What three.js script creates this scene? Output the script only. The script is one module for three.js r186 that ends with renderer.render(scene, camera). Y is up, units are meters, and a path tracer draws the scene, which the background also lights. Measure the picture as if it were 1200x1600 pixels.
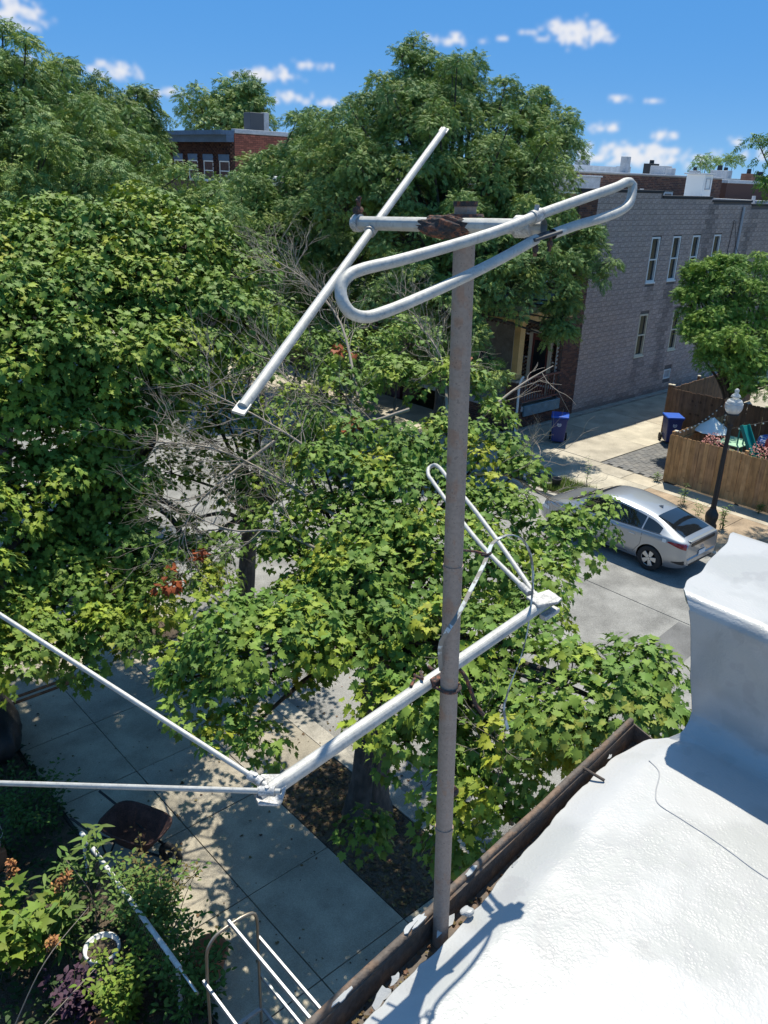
import * as THREE from 'three';
import { mergeGeometries, toCreasedNormals } from 'three/addons/utils/BufferGeometryUtils.js';
import { RoundedBoxGeometry } from 'three/addons/geometries/RoundedBoxGeometry.js';
import { Brush, Evaluator, SUBTRACTION } from 'three-bvh-csg';

// ------------------------------------------------------------------ camera, sky, sun, exposure
const scene = new THREE.Scene();
const camera = new THREE.PerspectiveCamera(63.81, 0.75, 0.05, 2000);
const EYE = new THREE.Vector3(0, 8.8, 0);
camera.position.copy(EYE);
camera.up.set(0.230, 0.924, -0.306);
camera.lookAt(EYE.x + 0.626, EYE.y - 0.382, EYE.z - 0.680);

const renderer = new THREE.WebGLRenderer({ antialias: true });
renderer.toneMapping = THREE.LinearToneMapping;
renderer.toneMappingExposure = 1.34;
renderer.shadowMap.enabled = true;
renderer.shadowMap.type = THREE.PCFSoftShadowMap;

const SUN = new THREE.Vector3(0.38, 1, -0.27).normalize();
const sun = new THREE.DirectionalLight(new THREE.Color(1.0, 0.955, 0.82), 4.7);
sun.position.copy(SUN).multiplyScalar(90).add(new THREE.Vector3(15, 0, -18));
sun.target.position.set(15, 0, -18);
sun.castShadow = true;
sun.shadow.mapSize.set(4096, 4096);
Object.assign(sun.shadow.camera, { left: -50, right: 50, top: 50, bottom: -50, near: 1, far: 220 });
sun.shadow.radius = 1;
scene.add(sun, sun.target);

// seeded random and tileable noise
function rng(seed) { let a = seed >>> 0; return () => { a = (a + 0x6D2B79F5) | 0; let t = Math.imul(a ^ (a >>> 15), 1 | a); t = (t + Math.imul(t ^ (t >>> 7), 61 | t)) ^ t; return ((t ^ (t >>> 14)) >>> 0) / 4294967296; }; }
const R0 = rng(7);
const HT = new Float32Array(65536); { const r = rng(99); for (let i = 0; i < 65536; i++) HT[i] = r(); }
const hsh = (x, y) => HT[((x & 255) << 8) | (y & 255)];
const sm = (t) => t * t * (3 - 2 * t);
const lerp = (a, b, t) => a + (b - a) * t;
function vnoise(x, y, per) {          // value noise, period per (integer <= 256)
  const xi = Math.floor(x), yi = Math.floor(y), fx = sm(x - xi), fy = sm(y - yi);
  const m = (v) => ((v % per) + per) % per;
  const a = m(xi), b = m(xi + 1), c = m(yi), d = m(yi + 1);
  return lerp(lerp(hsh(a, c), hsh(b, c), fx), lerp(hsh(a, d), hsh(b, d), fx), fy);
}
function fbm(x, y, per, oct = 4) { let s = 0, a = 0.5, t = 0; for (let i = 0; i < oct; i++) { s += a * vnoise(x, y, per); t += a; x = x * 2 + 17; y = y * 2 + 31; per = Math.min(256, per * 2); a *= 0.5; } return s / t; }
const smooth = (a, b, x) => sm(Math.min(1, Math.max(0, (x - a) / (b - a))));

// the sky: clear summer blue with scattered small clouds
{
  const W = 2048, H = 1024, data = new Float32Array(W * H * 4);
  const clouds = [[-64.7, 4.9, 2.1, .62], [-62.1, 3.85, 2.3, .36], [-55.3, 5.2, 2.3, .55], [-52.8, 5.75, 1.7, .42], [-54.1, 3.95, 1.7, .5], [-44.5, 7.5, 2.1, .42], [-37.1, 7.9, 2.9, .95],
    [-34.6, 2.95, 1.5, .42], [-31, 2.6, 1.0, .42], [-70, 7.3, 2.4, 1.1], [-40, 7.95, .5, .22], [-32.5, 1.3, 6.2, 1.0], [-69.6, 5.2, 1.0, .3], [-52, 3.85, .8, .28], [-34.1, 4.55, 1.2, .16], [-32.1, 4.5, .8, .18], [-42.4, 7.45, .6, .26], [-26.9, 2.3, 1.0, .34], [-41.3, 7.6, .4, .2], [-57.5, 5.1, .5, .3], [-24, 1.6, 3, .5]];
  const r = rng(41);
  for (let i = 0; i < 120; i++) { const az = -20 + r() * 305; clouds.push([az > 180 ? az - 360 : az, 2.5 + r() * r() * 38, 1 + r() * 3, .3 + r() * .8]); }
  const grid = new Map();
  for (const c of clouds) { const k = Math.floor(c[1] / 2); for (let j = k - 1; j <= k + 1; j++) { if (!grid.has(j)) grid.set(j, []); grid.get(j).push(c); } }
  for (let j = 0; j < H; j++) {
    const el = ((j + .5) / H - .5) * 180, e = Math.max(0, el);
    const t = 1 - Math.exp(-e / 4.5), t2 = 1 - Math.exp(-e / 45);
    const br = lerp(lerp(.22, .055, t), .075, t2), bg = lerp(lerp(.43, .25, t), .185, t2), bb = lerp(lerp(.66, .63, t), .36, t2);
    const list = grid.get(Math.floor(el / 2)) || [];
    for (let i = 0; i < W; i++) {
      const az = ((i + .5) / W - .5) * 360, o = (j * W + i) * 4;
      let R = br, G = bg, B = bb;
      if (el > 0) { const ca = Math.cos(az * Math.PI / 180), sa = Math.sin(az * Math.PI / 180), ce = Math.cos(el * Math.PI / 180), se = Math.sin(el * Math.PI / 180); const mu = Math.max(0, ce * ca * SUN.x + se * SUN.y + ce * sa * SUN.z); const au = .10 * Math.pow(mu, 6) + .45 * Math.pow(mu, 40) + 1.2 * Math.pow(mu, 400); R += au; G += au * .97; B += au * .9; }
      if (el < 0) { const g = Math.min(1, -el / 3); R = lerp(R, .16, g); G = lerp(G, .18, g); B = lerp(B, .16, g); }
      let cov = 0;
      for (const c of list) {
        let da = az - c[0]; if (da > 180) da -= 360; if (da < -180) da += 360;
        const x = da / c[2], y = (el - c[1]) / c[3];
        if (x * x > 1.6 || y * y > 2.5) continue;
        const n1 = fbm(az * 2.2 + 50, el * 3.4 + 90, 256, 5), n2 = fbm(az * 7 + 7, el * 9, 256, 2);
        const base = y < 0 ? y * y * 1.6 : y * y * .9;
        const v = 1 - (x * x + base) + (n1 - .5) * 2.2 + (n2 - .5) * .7;
        cov = Math.max(cov, smooth(.3, 1.15, v));
      }
      cov *= .93 * smooth(.3, 1.3, el);
      R = lerp(R, .66, cov); G = lerp(G, .66, cov); B = lerp(B, .68, cov);
      data[o] = R; data[o + 1] = G; data[o + 2] = B; data[o + 3] = 1;
    }
  }
  const sky = new THREE.DataTexture(data, W, H, THREE.RGBAFormat, THREE.FloatType);
  sky.mapping = THREE.EquirectangularReflectionMapping; sky.magFilter = THREE.LinearFilter; sky.minFilter = THREE.LinearFilter; sky.needsUpdate = true;
  scene.background = sky; scene.environment = sky;
}

// ------------------------------------------------------------------ helpers
const V = (x, y, z) => new THREE.Vector3(x, y, z);
const VA = (a) => new THREE.Vector3(a[0], a[1], a[2]);
const used = {};
function numbered(n) { if (!(n in used)) { used[n] = 0; return n; } used[n]++; return n + '_' + String(used[n]).padStart(3, '0'); }
function tag(o, label, category, group) { o.userData.label = label; o.userData.category = category; if (group) o.userData.group = group; return o; }
function thing(name, label, category, p = [0, 0, 0], turn = 0, group) { const o = new THREE.Group(); o.name = numbered(name); o.position.set(...p); o.rotation.y = turn; tag(o, label, category, group); scene.add(o); return o; }
function mesh(name, geo, mat, parent) { const g = Array.isArray(geo) ? merge(geo) : geo; const m = new THREE.Mesh(g, mat); m.name = parent === scene || !parent ? numbered(name) : name; m.castShadow = m.receiveShadow = true; (parent || scene).add(m); return m; }
function struct(name, geo, mat) { const m = mesh(name, geo, mat, scene); m.userData.kind = 'structure'; return m; }
function merge(list) {
  const l = list.map((g) => { g = g.index ? g.toNonIndexed() : g; for (const k of Object.keys(g.attributes)) if (!['position', 'normal', 'uv'].includes(k)) g.deleteAttribute(k); if (!g.attributes.uv) g.setAttribute('uv', new THREE.BufferAttribute(new Float32Array(g.attributes.position.count * 2), 2)); g.morphAttributes = {}; return g; });
  return mergeGeometries(l);
}
function triUV(g, s = 1, ox = 0, oy = 0) {        // uv in metres by dominant normal
  g = g.index ? g.toNonIndexed() : g;
  const p = g.attributes.position, uv = new Float32Array(p.count * 2), a = V(), b = V(), c = V();
  for (let i = 0; i < p.count; i += 3) {
    a.fromBufferAttribute(p, i); b.fromBufferAttribute(p, i + 1).sub(a); c.fromBufferAttribute(p, i + 2).sub(a); b.cross(c);
    const x = Math.abs(b.x), y = Math.abs(b.y), z = Math.abs(b.z);
    for (let k = 0; k < 3; k++) { const j = i + k, X = p.getX(j), Y = p.getY(j), Z = p.getZ(j); const [u, v] = y >= x && y >= z ? [X, Z] : x >= z ? [Z, Y] : [X, Y]; uv[j * 2] = (u + ox) * s; uv[j * 2 + 1] = (v + oy) * s; }
  }
  g.setAttribute('uv', new THREE.BufferAttribute(uv, 2)); return g;
}
function box(x0, x1, y0, y1, z0, z1) { const g = new THREE.BoxGeometry(x1 - x0, y1 - y0, z1 - z0); g.translate((x0 + x1) / 2, (y0 + y1) / 2, (z0 + z1) / 2); return triUV(g); }
function rbox(x0, x1, y0, y1, z0, z1, r = .01, s = 1) { const g = new RoundedBoxGeometry(x1 - x0, y1 - y0, z1 - z0, s, r); g.translate((x0 + x1) / 2, (y0 + y1) / 2, (z0 + z1) / 2); return triUV(g); }
function rod(a, b, r0, r1 = r0, seg = 10, open = false) { const d = b.clone().sub(a), L = d.length(); const g = new THREE.CylinderGeometry(r1, r0, L, seg, 1, open); g.applyQuaternion(new THREE.Quaternion().setFromUnitVectors(V(0, 1, 0), d.normalize())); g.translate((a.x + b.x) / 2, (a.y + b.y) / 2, (a.z + b.z) / 2); return g; }
function tube(pts, r, rad = 8, seg = 0, closed = false) { return new THREE.TubeGeometry(new THREE.CatmullRomCurve3(pts, closed, 'centripetal'), seg || pts.length * 6, r, rad, closed); }
function taper(pts, r0, r1, rad = 6, seg = 6) {        // tapering limb through points
  const c = new THREE.CatmullRomCurve3(pts), g = new THREE.TubeGeometry(c, seg, 1, rad, false), p = g.attributes.position;
  for (let i = 0; i <= seg; i++) { const q = c.getPointAt(i / seg), r = lerp(r0, r1, i / seg); for (let j = 0; j <= rad; j++) { const k = i * (rad + 1) + j; p.setXYZ(k, q.x + (p.getX(k) - q.x) * r, q.y + (p.getY(k) - q.y) * r, q.z + (p.getZ(k) - q.z) * r); } }
  return g;
}
function lathe(pts, seg = 24) { return new THREE.LatheGeometry(pts.map(([x, y]) => new THREE.Vector2(x, y)), seg); }
function prism(pts, h, bevel = 0) { const s = new THREE.Shape(pts.map(([x, y]) => new THREE.Vector2(x, y))); return new THREE.ExtrudeGeometry(s, { depth: h, bevelEnabled: bevel > 0, bevelSize: bevel, bevelThickness: bevel, bevelSegments: 1 }); }
const M4 = new THREE.Matrix4(), Q4 = new THREE.Quaternion();

function tex(size, rep, fn, srgb = true) {       // fn(u,v in 0..1) -> [r,g,b] 0..1 (linear when not srgb data)
  const d = new Uint8Array(size * size * 4);
  for (let j = 0; j < size; j++) for (let i = 0; i < size; i++) { const c = fn(i / size, j / size), o = (j * size + i) * 4; for (let k = 0; k < 3; k++) { let v = Math.min(1, Math.max(0, c[k])); if (srgb) v = v <= .0031308 ? v * 12.92 : 1.055 * Math.pow(v, 1 / 2.4) - .055; d[o + k] = v * 255; } d[o + 3] = 255; }
  const t = new THREE.DataTexture(d, size, size); t.wrapS = t.wrapT = THREE.RepeatWrapping; t.magFilter = THREE.LinearFilter; t.minFilter = THREE.LinearMipmapLinearFilter; t.generateMipmaps = true; if (srgb) t.colorSpace = THREE.SRGBColorSpace; t.repeat.set(rep, rep); t.needsUpdate = true; return t;
}
const grey = (v) => [v, v, v];
// layered grain: fine + coarse, around a base colour
function grain(size, metres, base, amp, fine, coarse, spots = 0) {
  const rs = rng(size + Math.round(base[0] * 1000));
  return tex(size, 1 / metres, (u, v) => {
    let n = 1 + amp * ((fbm(u * coarse, v * coarse, coarse, 5) - .5) * 1.6 + (fbm(u * fine + 9, v * fine + 3, Math.min(256, fine), 2) - .5) * 1.3);
    if (spots && rs() < spots) n *= .6 + rs() * .9;
    return base.map((b) => b * n);
  });
}
function bumpTex(size, metres, fine, coarse, w = .5) { return tex(size, 1 / metres, (u, v) => grey(w * fbm(u * coarse, v * coarse, coarse, 4) + (1 - w) * fbm(u * fine + 5, v * fine, Math.min(256, fine), 2)), false); }
function std(o) { return new THREE.MeshStandardMaterial(o); }
const rgb = (r, g, b) => new THREE.Color().setRGB(r, g, b);

const bumpFine = bumpTex(512, 1, 200, 16, .35);
const M = {
  road: std({ map: grain(1024, 3.1, [.235, .228, .215], .55, 256, 7, .12), roughness: .92, bumpMap: bumpFine, bumpScale: .006 }),
  roadPatch: std({ map: grain(512, 1.7, [.15, .147, .145], .5, 256, 5, .1), roughness: .92, bumpMap: bumpFine, bumpScale: .005 }),
  concrete: [0, 1, 2].map((i) => std({ map: grain(512, 2.2 + i * .4, [[.42, .365, .28], [.45, .40, .315], [.39, .345, .275]][i], .42, 256, 5 + i, .05), roughness: .9, bumpMap: bumpFine, bumpScale: .002 })),
  nearConcrete: [0, 1].map((i) => std({ map: grain(512, 1.9 + i * .5, [[.385, .335, .255], [.345, .305, .24]][i], .45, 256, 6, .06), roughness: .9, bumpMap: bumpFine, bumpScale: .002 })),
  aggregate: std({ map: grain(512, 1.6, [.33, .245, .165], .6, 256, 6, .2), roughness: .95, bumpMap: bumpFine, bumpScale: .006 }),
  kerb: std({ map: grain(256, 1.3, [.36, .33, .28], .5, 128, 5, .05), roughness: .9 }),
  joint: std({ color: rgb(.07, .065, .055), roughness: 1 }),
  soil: std({ map: grain(512, 1.4, [.12, .09, .062], .8, 128, 6, .1), roughness: 1, bumpMap: bumpFine, bumpScale: .02 }),
  ground: std({ map: grain(512, 9, [.13, .135, .08], .6, 128, 6), roughness: 1 }),
  white: std({ color: rgb(.74, .74, .72), roughness: .55 }),
  cream: std({ color: rgb(.62, .55, .42), roughness: .6 }),
  yellow: std({ map: grain(256, 1.2, [.60, .40, .16], .25, 64, 4), roughness: .65 }),
  blueGrey: std({ map: grain(256, 1.0, [.16, .24, .28], .4, 64, 5), roughness: .7 }),
  brick: [[.115, .058, .043], [.14, .07, .05], [.09, .05, .042], [.165, .085, .06]].map((c) => std({ map: grain(128, .7, c, .5, 64, 5), roughness: .9 })),
  brickFar: std({ map: null, color: rgb(.12, .06, .045), roughness: .9 }),
  mortar: std({ map: grain(128, .9, [.30, .265, .22], .4, 64, 5), roughness: 1 }),
  mortarGrey: std({ color: rgb(.14, .12, .112), roughness: 1 }),
  glass: std({ color: rgb(.02, .024, .028), roughness: .08, metalness: 0 }),
  black: std({ color: rgb(.018, .018, .019), roughness: .55 }),
  blackGloss: std({ color: rgb(.012, .012, .013), roughness: .35 }),
  darkCap: std({ color: rgb(.03, .03, .033), roughness: .8 }),
  tar: std({ map: grain(256, 2, [.55, .56, .57], .3, 64, 6), roughness: .7 }),
  greyPaint: std({ map: grain(256, 1.5, [.42, .43, .45], .3, 64, 6), roughness: .7 }),
  rubber: std({ color: rgb(.022, .022, .023), roughness: .85 }),
  steel: std({ color: rgb(.62, .61, .60), roughness: .38, metalness: .9, bumpMap: bumpFine, bumpScale: .0006 }),
  terracotta: std({ map: grain(128, .4, [.38, .15, .07], .4, 64, 4), roughness: .9 }),
};
const AN={mastBase:[1.289,6.85,-1.101],mastTop:[1.286,8.748,-1.192],upL:[1.202,8.696,-1.438],upR:[1.293,8.716,-0.998],rodT:[1.692,8.906,-1.663],rodB:[0.685,8.448,-1.084],lowL:[0.752,7.587,-1.156],lowR:[1.771,7.682,-1.212],armA0:[0.752,7.616,-1.165],armA1:[0.453,7.801,-2.036],armB0:[0.752,7.623,-1.118],armB1:[0.308,7.506,-1.696]};
const DIP=[[1.252,8.697,-0.981],[1.127,8.661,-0.972],[0.976,8.625,-0.959],[0.855,8.602,-0.947],[0.817,8.598,-0.947],[0.793,8.606,-0.952],[0.786,8.622,-0.962],[0.792,8.641,-0.973],[0.81,8.655,-0.978],[0.838,8.662,-0.982],[0.909,8.672,-0.981],[1.023,8.69,-0.982],[1.148,8.713,-0.982],[1.282,8.741,-0.993],[1.43,8.769,-1.005],[1.541,8.789,-1.016],[1.581,8.798,-1.021],[1.598,8.795,-1.019],[1.591,8.776,-1.012],[1.575,8.758,-1.005],[1.551,8.747,-1.002],[1.49,8.734,-0.996],[1.381,8.718,-0.991],[1.302,8.705,-0.983]];
const LOOP=[[1.749,7.681,-1.232],[1.87,7.713,-1.463],[2.003,7.741,-1.723],[2.121,7.757,-1.962],[2.174,7.76,-2.062],[2.189,7.753,-2.103],[2.173,7.743,-2.112],[2.138,7.731,-2.079],[2.103,7.73,-2.022],[1.961,7.705,-1.741],[1.854,7.698,-1.528],[1.743,7.697,-1.276]];
const CABLE=[[1.267,7.685,-1.149],[1.252,7.727,-1.142],[1.237,7.784,-1.129],[1.236,7.827,-1.11],[1.268,7.855,-1.111],[1.329,7.888,-1.132],[1.408,7.918,-1.165],[1.452,7.929,-1.189],[1.488,7.941,-1.207],[1.529,7.944,-1.215],[1.571,7.939,-1.218],[1.619,7.915,-1.218],[1.657,7.87,-1.217],[1.683,7.805,-1.216],[1.69,7.735,-1.214],[1.682,7.659,-1.208],[1.674,7.59,-1.206],[1.66,7.52,-1.209],[1.645,7.457,-1.217],[1.637,7.402,-1.223],[1.63,7.361,-1.222],[1.639,7.298,-1.207]];
const STANDOFF=[[1.306,7.979,-1.205],[1.369,7.957,-1.208],[1.422,7.938,-1.208],[1.449,7.929,-1.192]];
const BRACE=[[1.36,7.642,-1.187],[1.37,7.625,-1.168],[1.394,7.574,-1.16],[1.409,7.524,-1.149],[1.424,7.491,-1.131]];
const CL_M1=[[3.895,3.31,-7.007,0.7],[4.449,3.854,-6.656,0.8],[4.997,3.935,-6.492,0.6],[4.351,3.796,-7.301,0.65],[3.908,3.144,-6.314,0.42],[3.848,3.321,-7.351,0.5],[5.244,3.586,-4.893,0.6],[5.406,3.76,-4.254,0.75],[5.082,3.308,-4.298,0.5],[5.158,3.381,-3.828,0.5],[5.829,4.254,-3.701,0.7],[6.042,4.42,-3.158,0.62],[6.394,4.485,-3.017,0.42],[5.608,4.286,-3.187,0.45],[5.842,4.414,-2.896,0.36],[5.38,4.039,-3.552,0.5],[5.544,3.86,-5.947,0.75],[5.791,4.037,-6.701,0.75],[5.943,3.924,-5.322,0.75],[6.336,4.055,-4.74,0.65],[6.939,4.159,-4.832,0.4],[6.562,4.094,-6.612,0.85],[7.086,4.215,-5.903,0.8],[7.854,4.171,-5.761,0.6],[8.58,4.329,-5.77,0.55],[9.094,4.527,-5.702,0.38],[7.415,4.113,-5.25,0.45],[6.587,4.431,-7.659,0.7],[7.55,4.549,-7.428,0.85],[7.962,4.49,-6.722,0.75],[8.559,5.053,-7.959,0.75],[9.241,4.983,-7.733,0.55],[7.862,5.088,-8.326,0.65],[9.727,5.297,-8.198,0.35],[7.466,5.155,-8.727,0.5],[5.391,3.721,-7.333,0.4],[7.851,5.6,-9.505,0.55],[7.237,5.422,-9.823,0.45],[9.498,5.694,-8.926,0.7],[8.75,5.713,-9.329,0.6],[9.018,4.759,-7.078,0.45],[6.579,4.254,-7.126,0.75],[6.053,4.171,-7.27,0.55],[7.472,4.673,-8.011,0.75],[7.228,4.271,-6.834,0.75],[5.619,3.614,-7.504,0.5],[6.028,3.595,-7.558,0.55],[5.144,3.51,-7,0.5],[5.903,3.567,-7.069,0.5],[5.962,3.995,-7.99,0.5],[6.39,4.496,-8.171,0.45],[5.442,3.631,-7.822,0.35],[6.501,4.044,-8.991,0.5],[6.91,4.889,-9.384,0.5],[6.052,3.804,-8.682,0.3],[6.722,5.025,-8.604,0.45],[6.886,4.919,-8.099,0.4],[5.04,3.575,-5.368,0.38],[4.967,3.365,-4.877,0.35],[5.055,1.763,-5.514,0.2],[4.981,2.809,-4.111,0.35],[5.013,3.265,-3.456,0.3]];
const CL_M2=[[2.987,2.966,-9.854,0.55],[3.617,2.885,-9.524,0.5],[4.267,2.805,-9.175,0.4],[5.99,7.57,-15.115,1],[7.371,7.753,-14.683,1],[4.997,7.357,-15.173,1],[5.138,7.136,-14.185,1.1],[6.272,7.317,-13.979,1.1],[7.531,7.416,-13.611,1],[8.379,6.969,-13.316,0.8],[4.405,6.71,-13.149,1.05],[5.335,6.661,-13.002,1.05],[6.426,6.717,-12.765,1.05],[7.411,6.575,-12.515,0.9],[8.018,6.202,-12.483,0.7],[4.266,6.113,-12.208,1.05],[5.241,6.038,-12.004,1.05],[6.205,5.963,-11.811,0.9],[6.991,5.88,-11.776,0.6],[3.911,5.244,-12.046,1.05],[4.872,5.133,-11.836,1],[5.769,5.112,-11.734,0.7],[3.814,4.302,-11.607,1.05],[4.72,4.238,-11.473,0.95],[3.599,3.439,-11.321,1],[4.495,3.43,-10.932,0.85],[5.176,3.194,-10.468,0.6],[5.322,3.179,-9.59,0.4],[3.551,3.014,-10.392,0.75],[4.427,2.951,-9.845,0.55],[2.802,3.159,-10.427,0.65],[5.981,3.275,-10.508,0.4],[2.497,4.478,-11.153,1.1],[2.137,3.866,-9.965,0.9],[2.66,5.243,-12.168,1.2],[1.678,3.354,-9.365,0.7],[3.56,6.591,-13.126,1.2],[1.475,4.289,-10.076,0.9],[2.53,3.059,-9.445,0.4]];
const CL_M3=[[7.8,4.862,-14.135,0.9],[8.935,4.898,-13.847,0.9],[7.576,3.995,-13.12,0.8],[8.593,4.153,-12.273,0.8],[10.086,5.183,-13.683,0.9],[9.86,5.798,-14.971,0.9],[6.675,3.586,-12.984,0.7],[8.167,3.634,-10.905,0.6],[9.011,4.335,-11.256,0.7],[10.973,5.225,-12.891,0.9],[12.518,5.312,-12.989,0.9],[7.216,3.487,-11.696,0.5],[5.996,2.911,-11.172,0.45],[6.863,3.224,-9.669,0.4],[6.913,3.451,-10.926,0.45],[7.452,3.844,-11.532,0.6],[7.946,4.533,-13.229,0.7],[5.936,3.295,-11.442,0.4]];
const CL_A1=[[8.04,10.119,-22.744,1.5],[8.984,9.465,-22.978,1.5],[9.937,8.818,-23.21,1.4],[7.514,8.9,-21.074,1.7],[8.622,8.086,-21.068,1.6],[10.498,7.781,-22.112,1.4],[6.607,7.634,-18.993,1.5],[10.57,7.376,-20.348,1.2],[11.122,8.853,-23.609,1.4],[8.088,7.406,-18.238,1.2],[6.658,9.4,-22.142,1.8],[11.347,7.114,-19.486,1]];
const CL_A5=[[18.419,10.374,-39.8,2.2],[20.065,9.949,-40.988,1.8],[16.374,10.113,-38.595,2.4]];
const CL_A2=[[19.739,6.23,-33.322,1.9],[20.12,6.829,-30.367,1.8],[21.878,8.408,-29.636,2.2],[19.147,6.318,-28.035,2],[18.406,6.178,-30.108,2],[21.071,7.006,-28.122,2.2],[18.915,6.652,-34.316,1.7],[21.099,5.601,-27.308,2],[18.575,5.075,-26.395,1.8],[17.843,5.702,-27.419,1.6],[23.476,9.809,-30.423,1.6],[21.301,7.531,-32.614,1.2]];
const CL_A3=[[23.079,11.516,-22.927,1.15],[22.118,10.997,-23.519,1.7],[24.066,11.213,-22.584,1.4],[21.043,10.02,-23.959,1.8],[21.804,10.147,-21.86,2.1],[24.657,10.193,-21.468,1.8],[26.179,10.162,-20.786,1.5],[27.037,9.771,-20.513,1],[19.878,8.746,-23.581,1.9],[20.517,8.42,-21.34,2.1],[22.677,8.497,-20.132,2.1],[24.774,8.65,-19.759,1.6],[20.249,9.138,-25.665,1.5],[18.903,7.525,-23.057,1.8],[19.552,6.673,-20.513,1.7],[21.118,6.747,-19.114,1.7],[22.835,6.966,-18.393,1.4],[23.613,7.745,-18.85,1.4],[23.883,6.429,-17.128,1.05],[24.444,6.737,-16.932,0.65],[24.19,5.955,-16.579,0.65],[22.502,5.469,-17.124,1.2],[22.866,4.487,-16.532,0.6],[21.293,5.399,-17.462,1.2],[19.491,3.736,-17.45,0.7],[22.728,3.857,-16.6,0.4],[19.267,4.926,-18.325,1.4],[19.235,2.842,-16.45,0.6],[18.107,5.056,-19.465,1.3]];
const CL_A4=[[22.129,5.18,-26.124,1.9],[20.372,3.875,-25.538,1.7],[20.729,2.314,-22.864,1.5],[19.65,2.263,-23.828,1.5],[19.329,3.371,-26.215,1.5],[20.401,2.779,-20.487,1.4],[18.858,2.683,-27.731,1.6]];
const CL_F1=[[36.042,11.869,-59.71,2.6],[37.614,12.471,-58.602,2.6],[37.529,11.7,-56.778,2],[35.642,11.38,-56.864,2.4]];
const CL_F2=[[80.88,10.848,-44.36,0.9],[82.56,11.135,-44.446,0.8]];
const CL_F3=[[87.938,11.19,-45.411,0.8],[87.492,11.011,-44.251,0.7]];
const CL_B1=[[27.832,5.357,-13.63,1.2],[27.477,5.54,-14.059,0.8],[28.432,5.187,-12.983,1.1],[27.125,3.944,-12.752,1.15],[28.506,4.195,-12.359,1.2],[26.826,4.516,-13.348,0.8],[27.805,3.194,-11.706,0.9],[26.546,3.069,-12.058,0.7],[27.165,5.127,-14.114,0.5],[26.5,4.578,-13.83,0.28],[29.418,4.636,-11.767,1.3],[26.173,3.435,-12.607,0.7],[27.201,3.507,-12.143,0.9],[25.95,3.904,-13.076,0.45],[26.805,2.834,-10.954,0.8],[27.226,5.886,-14.484,0.3],[28.358,6.178,-13.607,0.4],[27.896,6.255,-14.075,0.28],[26.929,5.275,-14.414,0.25],[28.901,6.104,-13.065,0.5],[26.21,4.194,-13.734,0.22],[27.717,6.019,-14.401,0.3]];
const CL_R1=[[23.802,9.702,-10.954,0.6],[23.368,8.822,-10.86,0.35],[23.648,8.679,-10.522,0.7],[24.395,9.652,-10.381,1],[23.509,9.891,-11.33,0.25],[24.462,8.405,-9.619,1.2]];
const DEAD=[[[6.975,4.603,-7.987],[6.716,5.136,-8.966],[6.385,5.476,-9.755],[5.899,5.822,-10.69]],[[6.568,4.352,-7.633],[6.121,4.846,-8.909],[5.6,5.152,-9.707],[5.064,5.175,-10.36]],[[6.452,5.174,-9.377],[5.631,4.745,-9.45],[5.149,4.355,-9.528],[4.904,3.983,-9.397]],[[7.871,5.657,-9.225],[8.433,6.582,-10.403],[8.44,7.083,-11.265],[8.302,7.412,-12.165]],[[8.93,5.292,-8.34],[9.516,6.07,-9.12],[9.635,6.559,-9.873]],[[9.553,5.197,-8.301],[10.293,5.488,-8.372],[10.863,5.673,-8.393],[11.483,5.851,-8.363]],[[8.611,4.782,-7.465],[9.093,4.725,-7.137],[9.457,4.445,-6.792]],[[8.401,5.506,-8.652],[7.656,5.357,-8.96],[7.354,5.605,-9.818],[7.166,6.081,-10.551]],[[6.12,4.11,-7.615],[5.738,4.313,-8.374],[5.356,4.295,-8.716],[5.103,4.356,-9.276]],[[5.1,3.118,-3.587],[5.313,3.487,-3.892],[5.387,3.824,-4.16]]];
// ------------------------------------------------------------------ ground, road, pavements
struct('ground', triUV(new THREE.PlaneGeometry(1600, 1600).rotateX(-Math.PI / 2).translate(0, -.3, 0)), M.ground);
struct('road_base', box(6.9, 19.6, -.29, -.135, -160, 40), M.joint);
const road = struct('road', [box(7.16, 15.66, -.134, -.12, -160, 40), box(15.685, 19.4, -.134, -.12, -160, 40)], M.road);
struct('road_patch', triUV(new THREE.ShapeGeometry(new THREE.Shape([[12.6, 7.0], [15.6, 7.25], [15.62, 6.45], [12.6, 6.2]].map(([x, y]) => new THREE.Vector2(x, y)))).rotateX(-Math.PI / 2).translate(0, -.116, 0)), M.roadPatch);
function slabs(parent, list, mats, r) { for (const [x0, x1, z0, z1, y = 0] of list) { const dy = (r() - .5) * .008; const m = mesh('slab', rbox(x0, x1, y - .07 + dy, y + dy, z0, z1, .006), mats[Math.floor(r() * mats.length)], parent); } }
{ // near pavement with tree pits
  const r = rng(5), sw = struct('near_pavement', box(3.0, 7.0, -.3, -.025, -70, 30), M.joint), L = [];
  const z0 = -5.38, st = 1.57;
  for (let k = -22; k <= 40; k++) {
    const a = z0 - st * (k + 1) + .007, b = z0 - st * k - .007;
    if (b > 29 || a < -69) continue;
    L.push([3.04, 4.233, a, b], [4.247, 5.56, a, b]);
    const pit = (b < -5.3 && a > -8.6) || (b < -13.2 && a > -16.5) || (b < -21 && a > -24.5);
    if (!pit) L.push([5.574, 6.83, a, b]);
  }
  slabs(sw, L, M.nearConcrete, r);
  const kb = struct('near_kerb', box(6.84, 7.16, -.3, -.001, -70, 30), M.kerb);
  for (const [a, b] of [[-8.55, -5.4], [-16.3, -13.3], [-24.3, -21.1]]) struct('tree_pit', box(5.58, 6.82, -.2, -.015, a, b), M.soil);
  // rust-stained slab edge
  struct('garden_soil', box(-6, 2.99, -.3, -.03, -60, -1.4), M.soil);
}
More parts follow.
